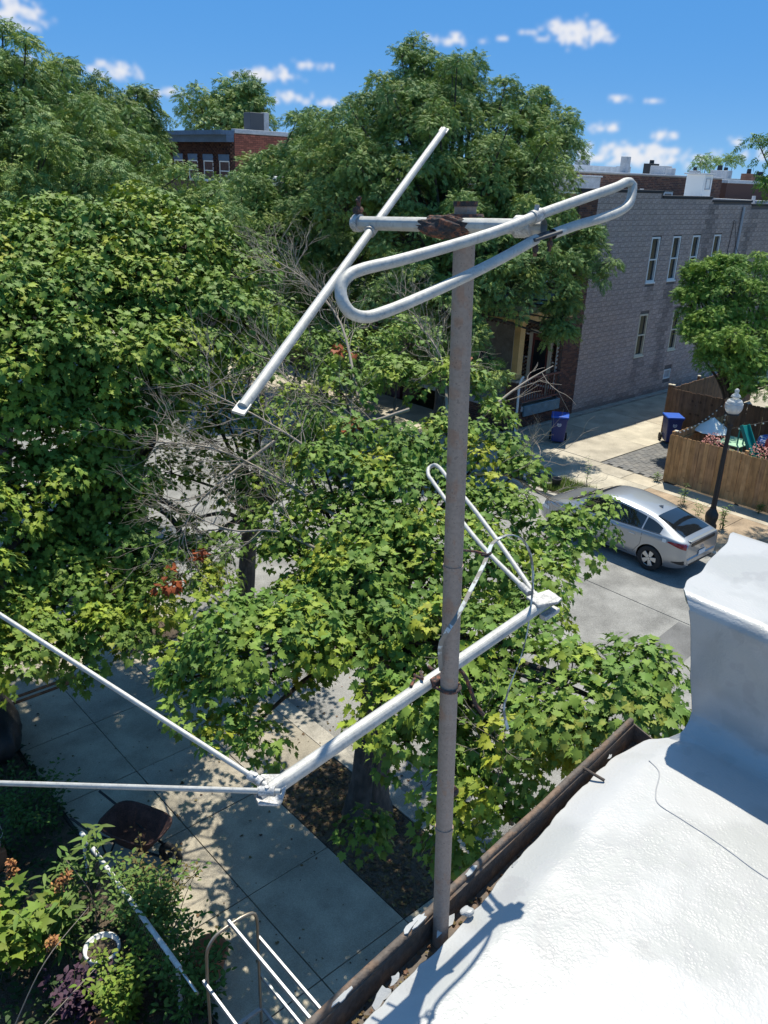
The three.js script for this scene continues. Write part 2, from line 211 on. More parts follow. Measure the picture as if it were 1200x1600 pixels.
{ // far pavement, alley and paved drive
  const r = rng(6), sw = struct('far_pavement', box(19.55, 23.22, -.3, -.025, -90, 30), M.joint), L = [], A = [];
  struct('far_kerb', box(19.4, 19.57, -.3, .0, -90, 30), M.kerb);
  for (let k = 0; k < 8; k++) { const a = -12.15 + k * 1.52 + .007, b = a + 1.506; A.push([19.58, 22.38, a, b]); }
  for (let k = 0; k < 8; k++) { const a = -12.15 + k * 1.9 + .007, b = a + 1.886; L.push([22.394, 23.2, a, b]); }
  L.push([20.85, 22.38, -14.35, -12.157], [22.394, 23.2, -13.2, -12.157], [22.394, 23.2, -14.35, -13.214], [19.58, 20.83, -12.9, -12.157]);
  for (let k = 0; k < 30; k++) { const b = -14.364 - k * 1.86, a = b - 1.846; L.push([19.58 + (k === 0 ? 1.27 : 0), 21.35, a, b], [21.364, 23.2, a, b]); }
  slabs(sw, L, M.concrete, r); slabs(sw, A, [M.aggregate], r);
  const al = struct('alley', box(23.22, 44, -.3, -.025, -18.74, -14.53), M.joint), B = [];
  for (let k = 0; k < 7; k++) { const a = 23.24 + k * 2.95, b = a + 2.936; B.push([a, b, -16.55, -14.56], [a, b, -18.45, -16.564]); }
  slabs(al, B, M.concrete, r);
  const ft = struct('wall_footing', rbox(23.1, 44, -.2, .07, -18.74, -18.47, .02), M.kerb);
  const dr = struct('paved_drive', box(23.22, 28.2, -.3, -.03, -14.52, -12.2), M.joint);
  const pm = [0, 1, 2, 3].map((i) => std({ map: grain(128, .8 + i * .1, [[.19, .185, .18], [.16, .158, .158], [.21, .2, .19], [.175, .17, .165]][i], .5, 64, 5, .08), roughness: .92 }));
  const pg = [0, 1].map((i) => triUV(new RoundedBoxGeometry(.292, .06, .19, 1, .008)));
  for (let i = 0; i < 17; i++) for (let j = 0; j < 12; j++) {
    const x = 23.38 + i * .3 + (j % 2) * .15, z = -14.41 + j * .198; if (x > 28.1 || z > -12.25) continue;
    const m = mesh('paver', pg[0], pm[Math.floor(r() * 4)], dr); m.position.set(x, -.03 + (r() - .5) * .008, z); m.rotation.y = (r() - .5) * .03;
  }
  struct('yard_ground', box(23.22, 40, -.3, -.02, -12.18, 20), M.soil);
  struct('verge_soil', box(19.58, 20.83, -.2, -.012, -14.35, -12.92), M.soil);
}

// ------------------------------------------------------------------ the house we stand on: roof, parapet, gutter, wall
const house = thing('white_roof_house', 'house in the foreground with glossy white coated roof and rusty gutter', 'house');
const roofBump = tex(1024, 1 / .9, (u, v) => { const a = fbm(u * 150, v * 150, 150, 2), b = fbm(u * 14 + 3, v * 14, 14, 3), c = fbm(u * 30 + 8, v * 30 + 1, 30, 2); return grey(a * (.35 + .65 * smooth(.3, .62, c))); }, false);
const roofDirt = tex(1024, 1 / 2.6, (u, v) => { const n = fbm(u * 9, v * 9, 9, 5), s = smooth(.60, .68, fbm(u * 40 + 2, v * 40, 40, 3)) * smooth(.5, .65, fbm(u * 7 + 4, v * 7 + 1, 7, 3)); const k = 1 - .15 * smooth(.48, .66, n) - .07 * s; return [.44 * k, .437 * k, .43 * k]; });
const roofMat = new THREE.MeshPhysicalMaterial({ map: roofDirt, roughness: .36, bumpMap: roofBump, bumpScale: .0009 });
const GUT = (x) => lerp(-1.093, -1.267, (x - .837) / (2.52 - .837));          // outer lip line of the gutter
{
  const E = [[-3, -.68], [0, -.93], [.912, -1.005], [1.417, -1.06], [1.577, -1.09], [2.169, -1.18], [2.3, -1.185], [2.479, -1.17], [2.56, -1.11], [2.62, -1.075]];
  const edge = (x) => { for (let i = 0; i < E.length - 1; i++) if (x <= E[i + 1][0]) return lerp(E[i][1], E[i + 1][1], (x - E[i][0]) / (E[i + 1][0] - E[i][0])); return -1.075; };
  // profile across the roof and up over the parapet: [x, y]
  const P = [];
  for (let x = -3; x < 2.54; x += .026) P.push([x, 6.9, 0]);
  for (let k = 0; k <= 10; k++) { const t = k / 10 * Math.PI / 2; P.push([2.55 + .07 * Math.sin(t), 6.9 + .07 * (1 - Math.cos(t)), k / 10 * .5]); }
  for (let y = 6.99; y < 7.39; y += .026) P.push([2.62 - (y - 6.97) * .17, y, .5]);
  for (let k = 0; k <= 10; k++) { const t = k / 10 * Math.PI / 2; P.push([2.545 + .05 * (1 - Math.cos(t)), 7.40 + .05 * Math.sin(t), .5 + k / 10 * .5]); }
  for (let x = 2.61; x < 3.24; x += .028) P.push([x, 7.45, 1 + (x - 2.61) / .64]);
  P.push([3.26, 7.445, 2], [3.275, 7.42, 2], [3.275, 7.3, 2], [3.275, 7.1, 2], [3.275, 6.9, 2]);
  const n = P.length, m = 150, pos = [], uv = [], idx = [];
  for (let i = 0; i < n; i++) {
    const [x, y, k] = P[i];
    let zs = k === 0 ? edge(x) - .016 : k <= .5 ? -1.10 - .06 * Math.max(0, y - 6.93) / .5 : k <= 1 ? -1.16 - (k - .5) * .11 : -1.215 - (k - 1) * .135;
    zs += (vnoise(x * 9 + 40, y * 9, 256) - .5) * (k === 0 ? .010 : .015) + (k > .5 ? (vnoise(y * 31 + x * 9, 3, 256) - .5) * .03 : (vnoise(x * 31, 7, 256) - .5) * .007);
    for (let j = 0; j <= m; j++) {
      const t = j / m, z = zs + (3 - zs) * Math.pow(t, 1.5), d = z - zs;
      let h = (fbm(x * 5 + 30, z * 5 + 30, 256, 3) - .5) * .008 + (fbm(x * 22 + 60, z * 22, 256, 2) - .5) * .002;
      if (k === 0) h += -.038 * (1 - smooth(-.02, .13, d)) ;
      const nx = k > 0 && k <= .5 ? (fbm(y * 6 + 9, z * 6 + 5, 256, 3) - .5) * .022 : 0;
      pos.push(x + nx + (k > .45 && k < .8 ? (vnoise(z * 5, 9, 256) - .5) * .012 : 0), y + h * (k > 0 && k < .8 ? .3 : 1), z);
      uv.push(k > 0 ? x + y - 6.9 : x, z);
    }
  }
  for (let i = 0; i < n - 1; i++) for (let j = 0; j < m; j++) { const a = i * (m + 1) + j, b = a + m + 1; idx.push(a, a + 1, b, b, a + 1, b + 1); }
  // underside skirt so that the coating has a thick ragged edge
  const base = pos.length / 3;
  for (let i = 0; i < n; i++) { const a = i * (m + 1) * 3, k = P[i][2]; pos.push(pos[a] + (k > .3 ? .02 : 0), pos[a + 1] - (k < .3 ? .04 : k > .8 ? .05 : 0), pos[a + 2] + .006); uv.push(P[i][0], pos[a + 2] - .04); }
  for (let i = 0; i < n - 1; i++) idx.push(i * (m + 1), (i + 1) * (m + 1), base + i, base + i, (i + 1) * (m + 1), base + i + 1);
  const g = new THREE.BufferGeometry(); g.setAttribute('position', new THREE.Float32BufferAttribute(pos, 3)); g.setAttribute('uv', new THREE.Float32BufferAttribute(uv, 2)); g.setIndex(idx); g.computeVertexNormals();
  const roof = mesh('roof', g, roofMat, house); roof.userData.label = 'glossy white coated roof rising into a rounded parapet';
  const seamM = std({ color: rgb(.34, .34, .35), roughness: .8 });
  const ss = [[2.33, -1.09], [2.306, -1.037], [2.20, -.985], [2.159, -.954], [2.150, -.86], [2.147, -.762], [2.14, -.68], [2.13, -.609], [2.128, -.45]].map(([x, z]) => V(x, 6.9 + (fbm(x * 5 + 30, z * 5 + 30, 256, 3) - .5) * .008 + (fbm(x * 22 + 60, z * 22, 256, 2) - .5) * .002 + .0005, z));
  mesh('seam', tube(ss, .0022, 5, 60), seamM, roof);
  // masonry below
  const wallMat = std({ map: grain(256, 1.2, [.17, .085, .06], .5, 64, 5), roughness: .9 });
  mesh('wall', [box(-3, 3.2, -.3, 6.80, -1.0, -.72), box(2.68, 3.2, -.3, 7.30, -.719, 3), box(-3, 2.66, 6.70, 6.84, -.66, 3), box(2.68, 3.2, 6.82, 7.30, -1.02, -.72)], wallMat, house);
}
{ // rusty gutter along the roof edge
  const rust = std({ map: tex(512, 1 / .5, (u, v) => { const a = fbm(u * 12, v * 12, 12, 5), b = fbm(u * 40 + 3, v * 40, 40, 3), t = smooth(.45, .65, a); const s = .75 + .6 * (b - .5); return [lerp(.14, .21, t) * s, lerp(.11, .135, t) * s, lerp(.09, .09, t) * s]; }), roughness: .75, bumpMap: bumpFine, bumpScale: .003 });
  const x0 = -1.2, x1 = 2.5, dir = V(x1 - x0, 0, GUT(x1) - GUT(x0)), L = dir.length(); dir.normalize();
  const sec = [[0, -.045], [.006, -.045], [.006, -.078], [.079, -.078], [.083, 0], [.093, .006], [.098, -.006], [.092, -.016], [.088, -.016], [.084, -.084], [0, -.084]];
  const n = -1, q = new THREE.Matrix4().makeBasis(V(-dir.z, 0, dir.x).multiplyScalar(n), V(0, 1, 0), dir); // local x outward (-z side)
  const put = (g) => { g.applyMatrix4(q); const o = V(x0, 6.878, GUT(x0)).addScaledVector(V(dir.z, 0, -dir.x), -.095); g.translate(o.x, o.y, o.z); return g; };
  const gut = mesh('gutter', triUV(put(prism(sec, L))), rust, house); gut.userData.label = 'rusty brown metal gutter along the white roof edge';
  const lip = tube(Array.from({ length: 24 }, (_, i) => { const x = lerp(x0, x1, i / 23); return V(x, 6.884 + (vnoise(x * 6, 2, 256) - .5) * .008, GUT(x) - .004 + (vnoise(x * 5, 5, 256) - .5) * .007); }), .0125, 8, 120);
  mesh('rolled_lip', triUV(lip), rust, gut);
  mesh('end_cap', triUV(put(prism([[0, -.03], [.09, 0], [.085, -.084], [0, -.084]], .006).translate(0, 0, L))), rust, gut);
  // white paint splashes on the metal
  const r = rng(12);
  for (const [x, off, s] of [[1.235, 0, .05], [1.20, -.004, .035], [1.47, .0, .045], [1.30, .05, .06], [1.02, .07, .06], [1.08, .06, .035], [1.62, .075, .03], [2.28, .03, .02], [.93, .01, .04]]) {
    const pts = []; const k = 11; for (let i = 0; i < k; i++) { const a = i / k * 6.283, R = s * (.3 + .5 * r()); pts.push([Math.cos(a) * R * 1.3, Math.sin(a) * R * .45]); }
    const g = prism(pts, .003); g.rotateX(-Math.PI / 2 + (off > .02 ? .5 : -.3)); g.rotateY(.2); g.translate(x, off > .02 ? 6.862 : 6.894, GUT(x) + off * .9); mesh('paint_splash', triUV(g), roofMat, gut);
  }
  // strap hangers and a lump of coating over the edge
  for (const x of [2.12]) mesh('hanger', rod(V(x, 6.893, GUT(x) - .004), V(x + .012, 6.885, GUT(x) + .085), .006, .006, 6), rust, gut);
  for (const [x, z] of [[1.365, -1.075]]) { const g = new THREE.IcosahedronGeometry(.017, 2); const p = g.attributes.position; for (let i = 0; i < p.count; i++) { const s = .6 + .8 * vnoise(p.getX(i) * 60 + 30, p.getZ(i) * 60 + 30 + x * 9, 256); p.setXYZ(i, p.getX(i) * s * 1.4, p.getY(i) * s * .6, p.getZ(i) * s); } g.computeVertexNormals(); g.translate(x, 6.885, z); mesh('coating_lump', triUV(g), roofMat, house); }
}

// ------------------------------------------------------------------ the antenna
{
  const an = thing('antenna', 'old aluminium aerial with folded dipoles clamped to a brown steel mast', 'antenna', [0, 0, 0]);
  const alu = std({ map: tex(512, 1 / .35, (u, v) => { const a = fbm(u * 20, v * 20, 20, 4), b = fbm(u * 90, v * 90, 90, 2); const k = .90 + .35 * (a - .5) - .14 * smooth(.64, .78, b); return [.50 * k, .49 * k, .465 * k]; }), roughness: .62, metalness: .3, bumpMap: bumpFine, bumpScale: .0008 });
  const oldAlu = std({ map: grain(256, .12, [.42, .41, .40], .7, 64, 8, .1), roughness: .62, metalness: .3, bumpMap: bumpFine, bumpScale: .002 });
  const rustPipe = std({ map: tex(512, 1 / .3, (u, v) => { const a = fbm(u * 10, v * 10, 10, 5), b = fbm(u * 60, v * 60, 60, 2), t = smooth(.5, .7, a); const k = .9 + .35 * (b - .5) - .35 * smooth(.72, .8, b); return [lerp(.36, .37, t) * k, lerp(.275, .235, t) * k, lerp(.225, .17, t) * k]; }), roughness: .62, metalness: .15, bumpMap: bumpFine, bumpScale: .001 });
  const rustHeavy = std({ map: tex(256, 1 / .1, (u, v) => { const a = fbm(u * 9, v * 9, 9, 4), t = smooth(.4, .65, a), k = .5 + fbm(u * 40, v * 40, 40, 2); return [lerp(.05, .19, t) * k, lerp(.04, .075, t) * k, lerp(.038, .045, t) * k]; }), roughness: .95, bumpMap: bumpFine, bumpScale: .006 });
  const mb = VA(AN.mastBase), mt = VA(AN.mastTop), md = mt.clone().sub(mb).normalize();
  const at = (y) => mb.clone().addScaledVector(md, (y - mb.y) / md.y);
  const U = (g, s = 1) => triUV(g, s);
  const mast = mesh('mast', U(rod(at(6.35), mt, .0222, .0222, 28)), rustPipe, an); mast.userData.label = 'brown weathered steel mast pipe standing at the gutter';
  mesh('band', U(rod(at(7.195), at(7.207), .0245, .0245, 28)), rustPipe, mast);
  mesh('band', U(rod(at(7.955), at(7.963), .0242, .0242, 28)), rustPipe, mast);
  mesh('cap', U(merge([rod(at(8.742), at(8.752), .0245, .0245, 24), rod(at(8.722), at(8.728), .038, .036, 20)])), rustHeavy, mast);
  const knob = at(7.30).add(V(.035, 0, -.012)); mesh('bolt_knob', U(merge([rod(knob, knob.clone().add(V(-.006, .004, .016)), .0145, .0145, 12), rod(at(7.30), knob, .006, .006, 8)])), rustHeavy, mast);
  // upper boom, welded across the mast
  const uL = VA(AN.upL), uR = VA(AN.upR), ud = uR.clone().sub(uL).normalize();
  const hollow = (a, b, r, t = .0025) => { const d = b.clone().sub(a), L = d.length(); const s = new THREE.Shape(); s.absarc(0, 0, r, 0, 6.2832); const h = new THREE.Path(); h.absarc(0, 0, r - t, 0, 6.2832, true); s.holes.push(h); const g = new THREE.ExtrudeGeometry(s, { depth: L, bevelEnabled: false, curveSegments: 20 }); g.applyQuaternion(new THREE.Quaternion().setFromUnitVectors(V(0, 0, 1), d.normalize())); g.translate(a.x, a.y, a.z); return toCreasedNormals(g, .6); };
  const boomU = mesh('boom', U(hollow(uL, uR, .0165)), alu, an);
  { // lumpy rust weld on mast
    const c = uL.clone().lerp(uR, .52), g = new THREE.SphereGeometry(1, 40, 24), p = g.attributes.position;
    for (let i = 0; i < p.count; i++) { const v = V(p.getX(i), p.getY(i), p.getZ(i)); const s = .75 + .6 * fbm(v.x * 5 + 20, v.y * 5 + v.z * 4 + 20, 256, 3); p.setXYZ(i, v.x * .0195 * s, v.y * .0205 * s, v.z * .060 * s); }
    g.applyQuaternion(new THREE.Quaternion().setFromUnitVectors(V(0, 0, 1), ud)); g.translate(c.x - .004, c.y - .004, c.z); g.computeVertexNormals(); mesh('weld', U(g), rustHeavy, boomU);
  }
  // straight element under the far end of the upper boom
  const rT = VA(AN.rodT), rB = VA(AN.rodB), rd = rB.clone().sub(rT).normalize();
  const el = mesh('straight_element', U(rod(rT, rB, .0088, .0092, 16)), alu, an);
  { const g = box(-.0105, .0105, -.0022, .0022, -.012, .016); for (const e of [rT, rB]) { const c = g.clone(); c.applyQuaternion(new THREE.Quaternion().setFromUnitVectors(V(0, 0, 1), rd)); c.translate(e.x, e.y, e.z); mesh('flattened_end', U(c), alu, el); } }
  // clamp of the straight element
  const c0 = rT.clone().lerp(rB, .48), cb = uL.clone().addScaledVector(ud, .012);
  mesh('clamp', U(merge([rod(c0.clone().addScaledVector(rd, -.014), c0.clone().addScaledVector(rd, .014), .0125, .0125, 12), rod(cb.clone().addScaledVector(ud, -.006), cb.clone().addScaledVector(ud, .008), .0185, .0185, 18), rod(c0, cb, .008, .008, 8)])), oldAlu, an);
  mesh('wing_nut', U(merge([rod(cb.clone().add(V(0, .014, 0)), cb.clone().add(V(.002, .052, 0)), .0045, .0045, 8), rod(cb.clone().add(V(-.011, .026, .004)), cb.clone().add(V(.011, .026, -.004)), .0075, .0075, 8), rod(cb.clone().add(V(-.004, .044, 0)), cb.clone().add(V(.006, .052, 0)), .004, .004, 6)])), rustHeavy, an);
  // folded dipole at the near end of the upper boom
  const dip = mesh('folded_dipole', U(tube(DIP.map(VA), .0093, 14, 180)), alu, an);
  const ce = uR.clone().addScaledVector(ud, -.035);
  mesh('clamp', U(merge([rod(ce.clone().addScaledVector(ud, -.022), ce.clone().addScaledVector(ud, .014), .0205, .0205, 22)])), oldAlu, an);
  { const a = VA(DIP[13]), b = VA(DIP[12]), m = a.clone().lerp(b, .18), d = a.clone().sub(b).normalize(); mesh('strap', U(merge([rod(m.clone().addScaledVector(d, -.013), m.clone().addScaledVector(d, .013), .0118, .0118, 14), rod(m, ce, .007, .007, 8), rod(m.clone().add(V(0, .008, 0)), m.clone().add(V(0, .019, 0)), .005, .004, 8)])), oldAlu, an); }
  { const a = VA(DIP[0]), b = VA(DIP[23]), d = b.clone().sub(a), m = a.clone().lerp(b, .45), g = rbox(-.042, .042, -.003, .003, -.013, .013, .002); g.applyQuaternion(new THREE.Quaternion().setFromUnitVectors(V(1, 0, 0), d.normalize())); g.translate(m.x, m.y + .002, m.z); const bl = mesh('terminal_block', U(g), std({ color: rgb(.05, .05, .055), roughness: .6 }), an); for (const t of [-.022, .022]) { const s = m.clone().addScaledVector(d, t); mesh('terminal_screw', U(merge([rod(s.clone().add(V(0, -.03, 0)), s.clone().add(V(0, .006, 0)), .0035, .0035, 8), rod(s.clone().add(V(0, -.022, 0)), s.clone().add(V(0, -.012, 0)), .006, .006, 6)])), rustHeavy, bl); } }
  // lower boom and its elements
  const lL = VA(AN.lowL), lR = VA(AN.lowR), ld = lR.clone().sub(lL).normalize();
  const boomL = mesh('boom', U(hollow(lL.clone().addScaledVector(ld, -.012), lR, .0195)), alu, an);
  for (const [a, b] of [[AN.armA0, AN.armA1], [AN.armB0, AN.armB1]]) { const p = VA(a), q = VA(b), d = q.clone().sub(p).normalize(); const e = mesh('dipole_arm', U(hollow(p.clone().addScaledVector(d, -.016), q, .0074, .0015)), alu, an); mesh('arm_clamp', U(merge([rod(p.clone().addScaledVector(d, -.004), p.clone().addScaledVector(d, .03), .0105, .0105, 16), rod(p.clone().addScaledVector(d, .013), p.clone().addScaledVector(d, .013).add(V(0, .0125, 0)), .0055, .0055, 8)])), oldAlu, e); }
  const plateQ = new THREE.Quaternion().setFromRotationMatrix(new THREE.Matrix4().makeBasis(ld, V(0, 1, 0), ld.clone().cross(V(0, 1, 0))));
  { const g = prism([[-.075, -.03], [-.055, -.042], [.045, -.052], [.062, -.045], [.066, .04], [.05, .052], [-.06, .044], [-.075, .034]], .004, .0015); g.scale(.62, .62, 1); g.rotateX(Math.PI / 2); g.rotateY(.75); g.applyQuaternion(plateQ); g.translate(lL.x + .022, lL.y + .006, lL.z - .002); mesh('clamp_plate', U(g), oldAlu, an); }
  { const g = prism([[-.05, -.03], [.05, -.04], [.055, .03], [.03, .045], [-.045, .035]], .005, .0015); g.scale(.8, .8, 1); g.rotateX(Math.PI / 2); g.rotateY(-.35); g.applyQuaternion(plateQ); const e = lR.clone().addScaledVector(ld, -.03); g.translate(e.x, e.y + .02, e.z); const p = mesh('clamp_plate', U(g), oldAlu, an); mesh('jaw', U(rbox(-.035, .035, -.008, .008, -.012, .012, .003).applyQuaternion(plateQ).translate(e.x + .01, e.y - .024, e.z + .02)), oldAlu, p); for (const t of [LOOP[0], LOOP[11]]) { const a = VA(t), d = VA(t === LOOP[0] ? LOOP[1] : LOOP[10]).sub(a).normalize(); mesh('ferrule', U(rod(a.clone().addScaledVector(d, -.025), a.clone().addScaledVector(d, .03), .0105, .0105, 14)), oldAlu, p); } }
  mesh('folded_loop', U(tube(LOOP.map(VA), .0076, 12, 120)), alu, an);
  // u-bolt holding the lower boom to the mast
  const ub = at(7.635), side = V(ld.x, 0, ld.z).normalize(), back = V(side.z, 0, -side.x);
  const ring = []; for (let i = 0; i <= 16; i++) { const a = -Math.PI / 2 - .1 + i / 16 * (Math.PI + .2); ring.push(ub.clone().addScaledVector(side, Math.sin(a) * .027).addScaledVector(back, -Math.cos(a) * .027)); }
  ring.unshift(ring[0].clone().addScaledVector(back, .09)); ring.push(ring[ring.length - 1].clone().addScaledVector(back, .09));
  mesh('u_bolt', U(tube(ring, .0042, 8, 60)), rustHeavy, an);
  mesh('saddle', U(rbox(-.03, .03, -.012, .012, -.010, .010, .004).applyQuaternion(plateQ).translate(ub.x + back.x * .03, ub.y + .006, ub.z + back.z * .03)), rustHeavy, an);
  for (const y of [.03]) mesh('bolt', U(merge([rod(ub.clone().addScaledVector(side, -.05).addScaledVector(back, .045).add(V(0, .022, 0)), ub.clone().addScaledVector(side, -.028).addScaledVector(back, .07).add(V(0, .02, 0)), .0042, .0042, 8), rod(ub.clone().addScaledVector(side, -.085).addScaledVector(back, .05).add(V(0, .014, 0)), ub.clone().addScaledVector(side, -.05).addScaledVector(back, .07).add(V(0, .01, 0)), .0042, .0042, 8)])), rustHeavy, an);
  // stand-off, twin-lead cable and a bare brace
  mesh('stand_off', U(tube(STANDOFF.map(VA), .0034, 8, 30)), rustHeavy, an);
  { const a = VA(STANDOFF[3]); const g = new THREE.TorusGeometry(.011, .0034, 8, 20); g.rotateX(1.2); g.translate(a.x, a.y, a.z); mesh('cable_ring', U(g), rustHeavy, an); }
  { // flat ribbon cable: a thin rectangle swept along a curve
    const c = new THREE.CatmullRomCurve3(CABLE.map(VA), false, 'centripetal'), N = 140, pos = [], idx = [], uv = [];
    for (let i = 0; i <= N; i++) { const t = i / N, p = c.getPointAt(t), T = c.getTangentAt(t); const a = .5 + t * 2.6; let s = V(Math.cos(a), .15, Math.sin(a)); s.addScaledVector(T, -s.dot(T)).normalize(); const n = T.clone().cross(s); for (const [u, w] of [[-1, -1], [1, -1], [1, 1], [-1, 1]]) { const q = p.clone().addScaledVector(s, u * .0052).addScaledVector(n, w * .0014); pos.push(q.x, q.y, q.z); uv.push(t * 3, u); } }
    for (let i = 0; i < N; i++) for (let k = 0; k < 4; k++) { const a = i * 4 + k, b = i * 4 + (k + 1) % 4; idx.push(a, a + 4, b, b, a + 4, b + 4); }
    let g = new THREE.BufferGeometry(); g.setAttribute('position', new THREE.Float32BufferAttribute(pos, 3)); g.setAttribute('uv', new THREE.Float32BufferAttribute(uv, 2)); g.setIndex(idx); g = toCreasedNormals(g, .7);
    const cab = std({ map: tex(256, 1, (u, v) => { const a = smooth(.5, .58, fbm(u * 8, v * 8, 8, 4)); return [lerp(.20, .48, a), lerp(.185, .52, a), lerp(.17, .52, a)]; }), roughness: .6 });
    const cb2 = mesh('ribbon_cable', triUV(g, 6), cab, an); cb2.userData.label = 'weathered flat cable looping up off the mast';
  }
  mesh('bare_wire', U(tube(BRACE.map(VA), .0052, 8, 40)), rustHeavy, an);
}
// ------------------------------------------------------------------ buildings
function win(parent, x, y, z, turn, w, h, frameMat, glassMat = M.glass, opt = {}) {   // local: x along the wall, y up, z outward
  const f = opt.f || .06, out = .03;
  const fr = mesh('window', [box(0, f, 0, h, -.08, out), box(w - f, w, 0, h, -.08, out), box(f, w - f, h - f, h, -.08, out), box(f, w - f, 0, f, -.08, out), ...(opt.single ? [] : [box(f, w - f, h * .5 - .025, h * .5 + .025, -.07, out - .012)])], frameMat, parent);
  fr.position.set(x, y, z); fr.rotation.y = turn;
  if (opt.single) mesh('pane', box(f, w - f, f, h - f, -.075, -.05), glassMat, fr);
  else { mesh('pane', box(f, w - f, f, h * .5 - .025, -.075, -.055), glassMat, fr); mesh('pane', box(f, w - f, h * .5 + .025, h - f, -.06, -.04), glassMat, fr); }
  if (!opt.noSill) mesh('sill', rbox(-.05, w + .05, -.07, 0, -.05, .07, .01), opt.sill || frameMat, fr);
  return fr;
}
function course(parent, name, origin, udir, ndir, w, h, bw, bh, joint, depth, holes, mats, opt = {}) {
  // running-bond pieces on a wall: origin bottom-left, udir along, ndir outward; the `single` nearest become meshes of their own
  const r = rng(Math.round((origin.x * 13 + origin.z * 7 + h) * 10) >>> 0), list = [];
  const rows = Math.floor(h / bh + 1e-6);
  for (let j = 0; j < rows; j++) {
    const y0 = j * bh; let x = (j % 2) * -bw / 2 - (opt.jitter ? r() * bw * .3 : 0);
    while (x < w) {
      const L = opt.jitter ? bw * (.75 + r() * .5) : bw; let segs = [[Math.max(0, x), Math.min(w, x + L)]]; x += L;
      for (const [hx0, hx1, hy0, hy1] of holes) { if (y0 + bh <= hy0 || y0 >= hy1) continue; segs = segs.flatMap(([a, b]) => b <= hx0 || a >= hx1 ? [[a, b]] : [[a, hx0], [hx1, b]]); }
      if (opt.top) segs = segs.filter(([a, b]) => y0 + bh <= opt.top((a + b) / 2) + .02);
      for (const [a, b] of segs) if (b - a > .035) list.push([(a + b) / 2, y0 + bh / 2, b - a - joint, bh - joint]);
    }
  }
  const items = list.map(([u, y, lw, lh]) => ({ p: origin.clone().addScaledVector(udir, u).add(V(0, y, 0)).addScaledVector(ndir, (depth / 2) + (r() - .5) * depth * .25), lw, lh, m: Math.floor(r() * (mats.length - (opt.stain ? 2 : 0))), c: opt.stain ? .93 + r() * .14 : .82 + r() * .36 }));
  if (opt.stain) for (const it of items) { const k = opt.stain(it.p.x, it.p.y) * (.6 + .8 * r()); if (k > .35) { it.m = mats.length - (k > .75 ? 1 : 2); it.c = .9 + r() * .2; } }
  if (opt.single) items.sort((a, b) => a.p.distanceToSquared(EYE) - b.p.distanceToSquared(EYE));
  const q = new THREE.Quaternion().setFromRotationMatrix(new THREE.Matrix4().makeBasis(udir, V(0, 1, 0), ndir));
  const unit = opt.single ? new RoundedBoxGeometry(1, 1, 1, 1, .045) : new THREE.BoxGeometry(1, 1, 1);
  const ns = opt.single || 0;
  for (let i = 0; i < Math.min(ns, items.length); i++) { const it = items[i], b = mesh(opt.piece, unit, mats[it.m], parent); b.position.copy(it.p); b.quaternion.copy(q); b.scale.set(it.lw, it.lh, depth); }
  const rest = items.slice(ns);
  if (rest.length) {
    const im = new THREE.InstancedMesh(unit, opt.restMat || mats[0], rest.length); im.name = name; im.userData.kind = 'stuff'; im.castShadow = im.receiveShadow = true;
    const col = new THREE.Color();
    rest.forEach((it, i) => { im.setMatrixAt(i, M4.compose(it.p, q, V(it.lw, it.lh, depth))); const mc = mats[it.m].userData.tone || [1, 1, 1]; im.setColorAt(i, col.setRGB(mc[0] * it.c, mc[1] * it.c, mc[2] * it.c)); });
    parent.add(im);
  }
}
const brickTones = [[1, .9, .85], [1.3, 1.15, 1.05], [.75, .8, .9], [1.5, 1.4, 1.2]];
const brickInst = std({ map: grain(128, .5, [.115, .06, .045], .5, 64, 5), roughness: .9 });
M.brick.forEach((m, i) => m.userData.tone = brickTones[i]);
const greyTones = [[.99, .98, 1.0], [1.03, 1.02, 1.02], [.95, .95, .96], [1.02, 1.0, .99], [.76, .76, .77], [.60, .60, .61]];
const greyBase = [.46, .365, .32];
const greyTex = grain(256, 1.1, greyBase, .55, 128, 6, .03);
const greyBlock = greyTones.map((t) => { const m = std({ map: greyTex, color: rgb(Math.min(1, t[0] * .92), Math.min(1, t[1] * .92), Math.min(1, t[2] * .92)), roughness: .95, bumpMap: bumpFine, bumpScale: .004 }); m.userData.tone = t.map((v) => v * .92); return m; });
const greyInst = std({ map: greyTex, roughness: .95 });

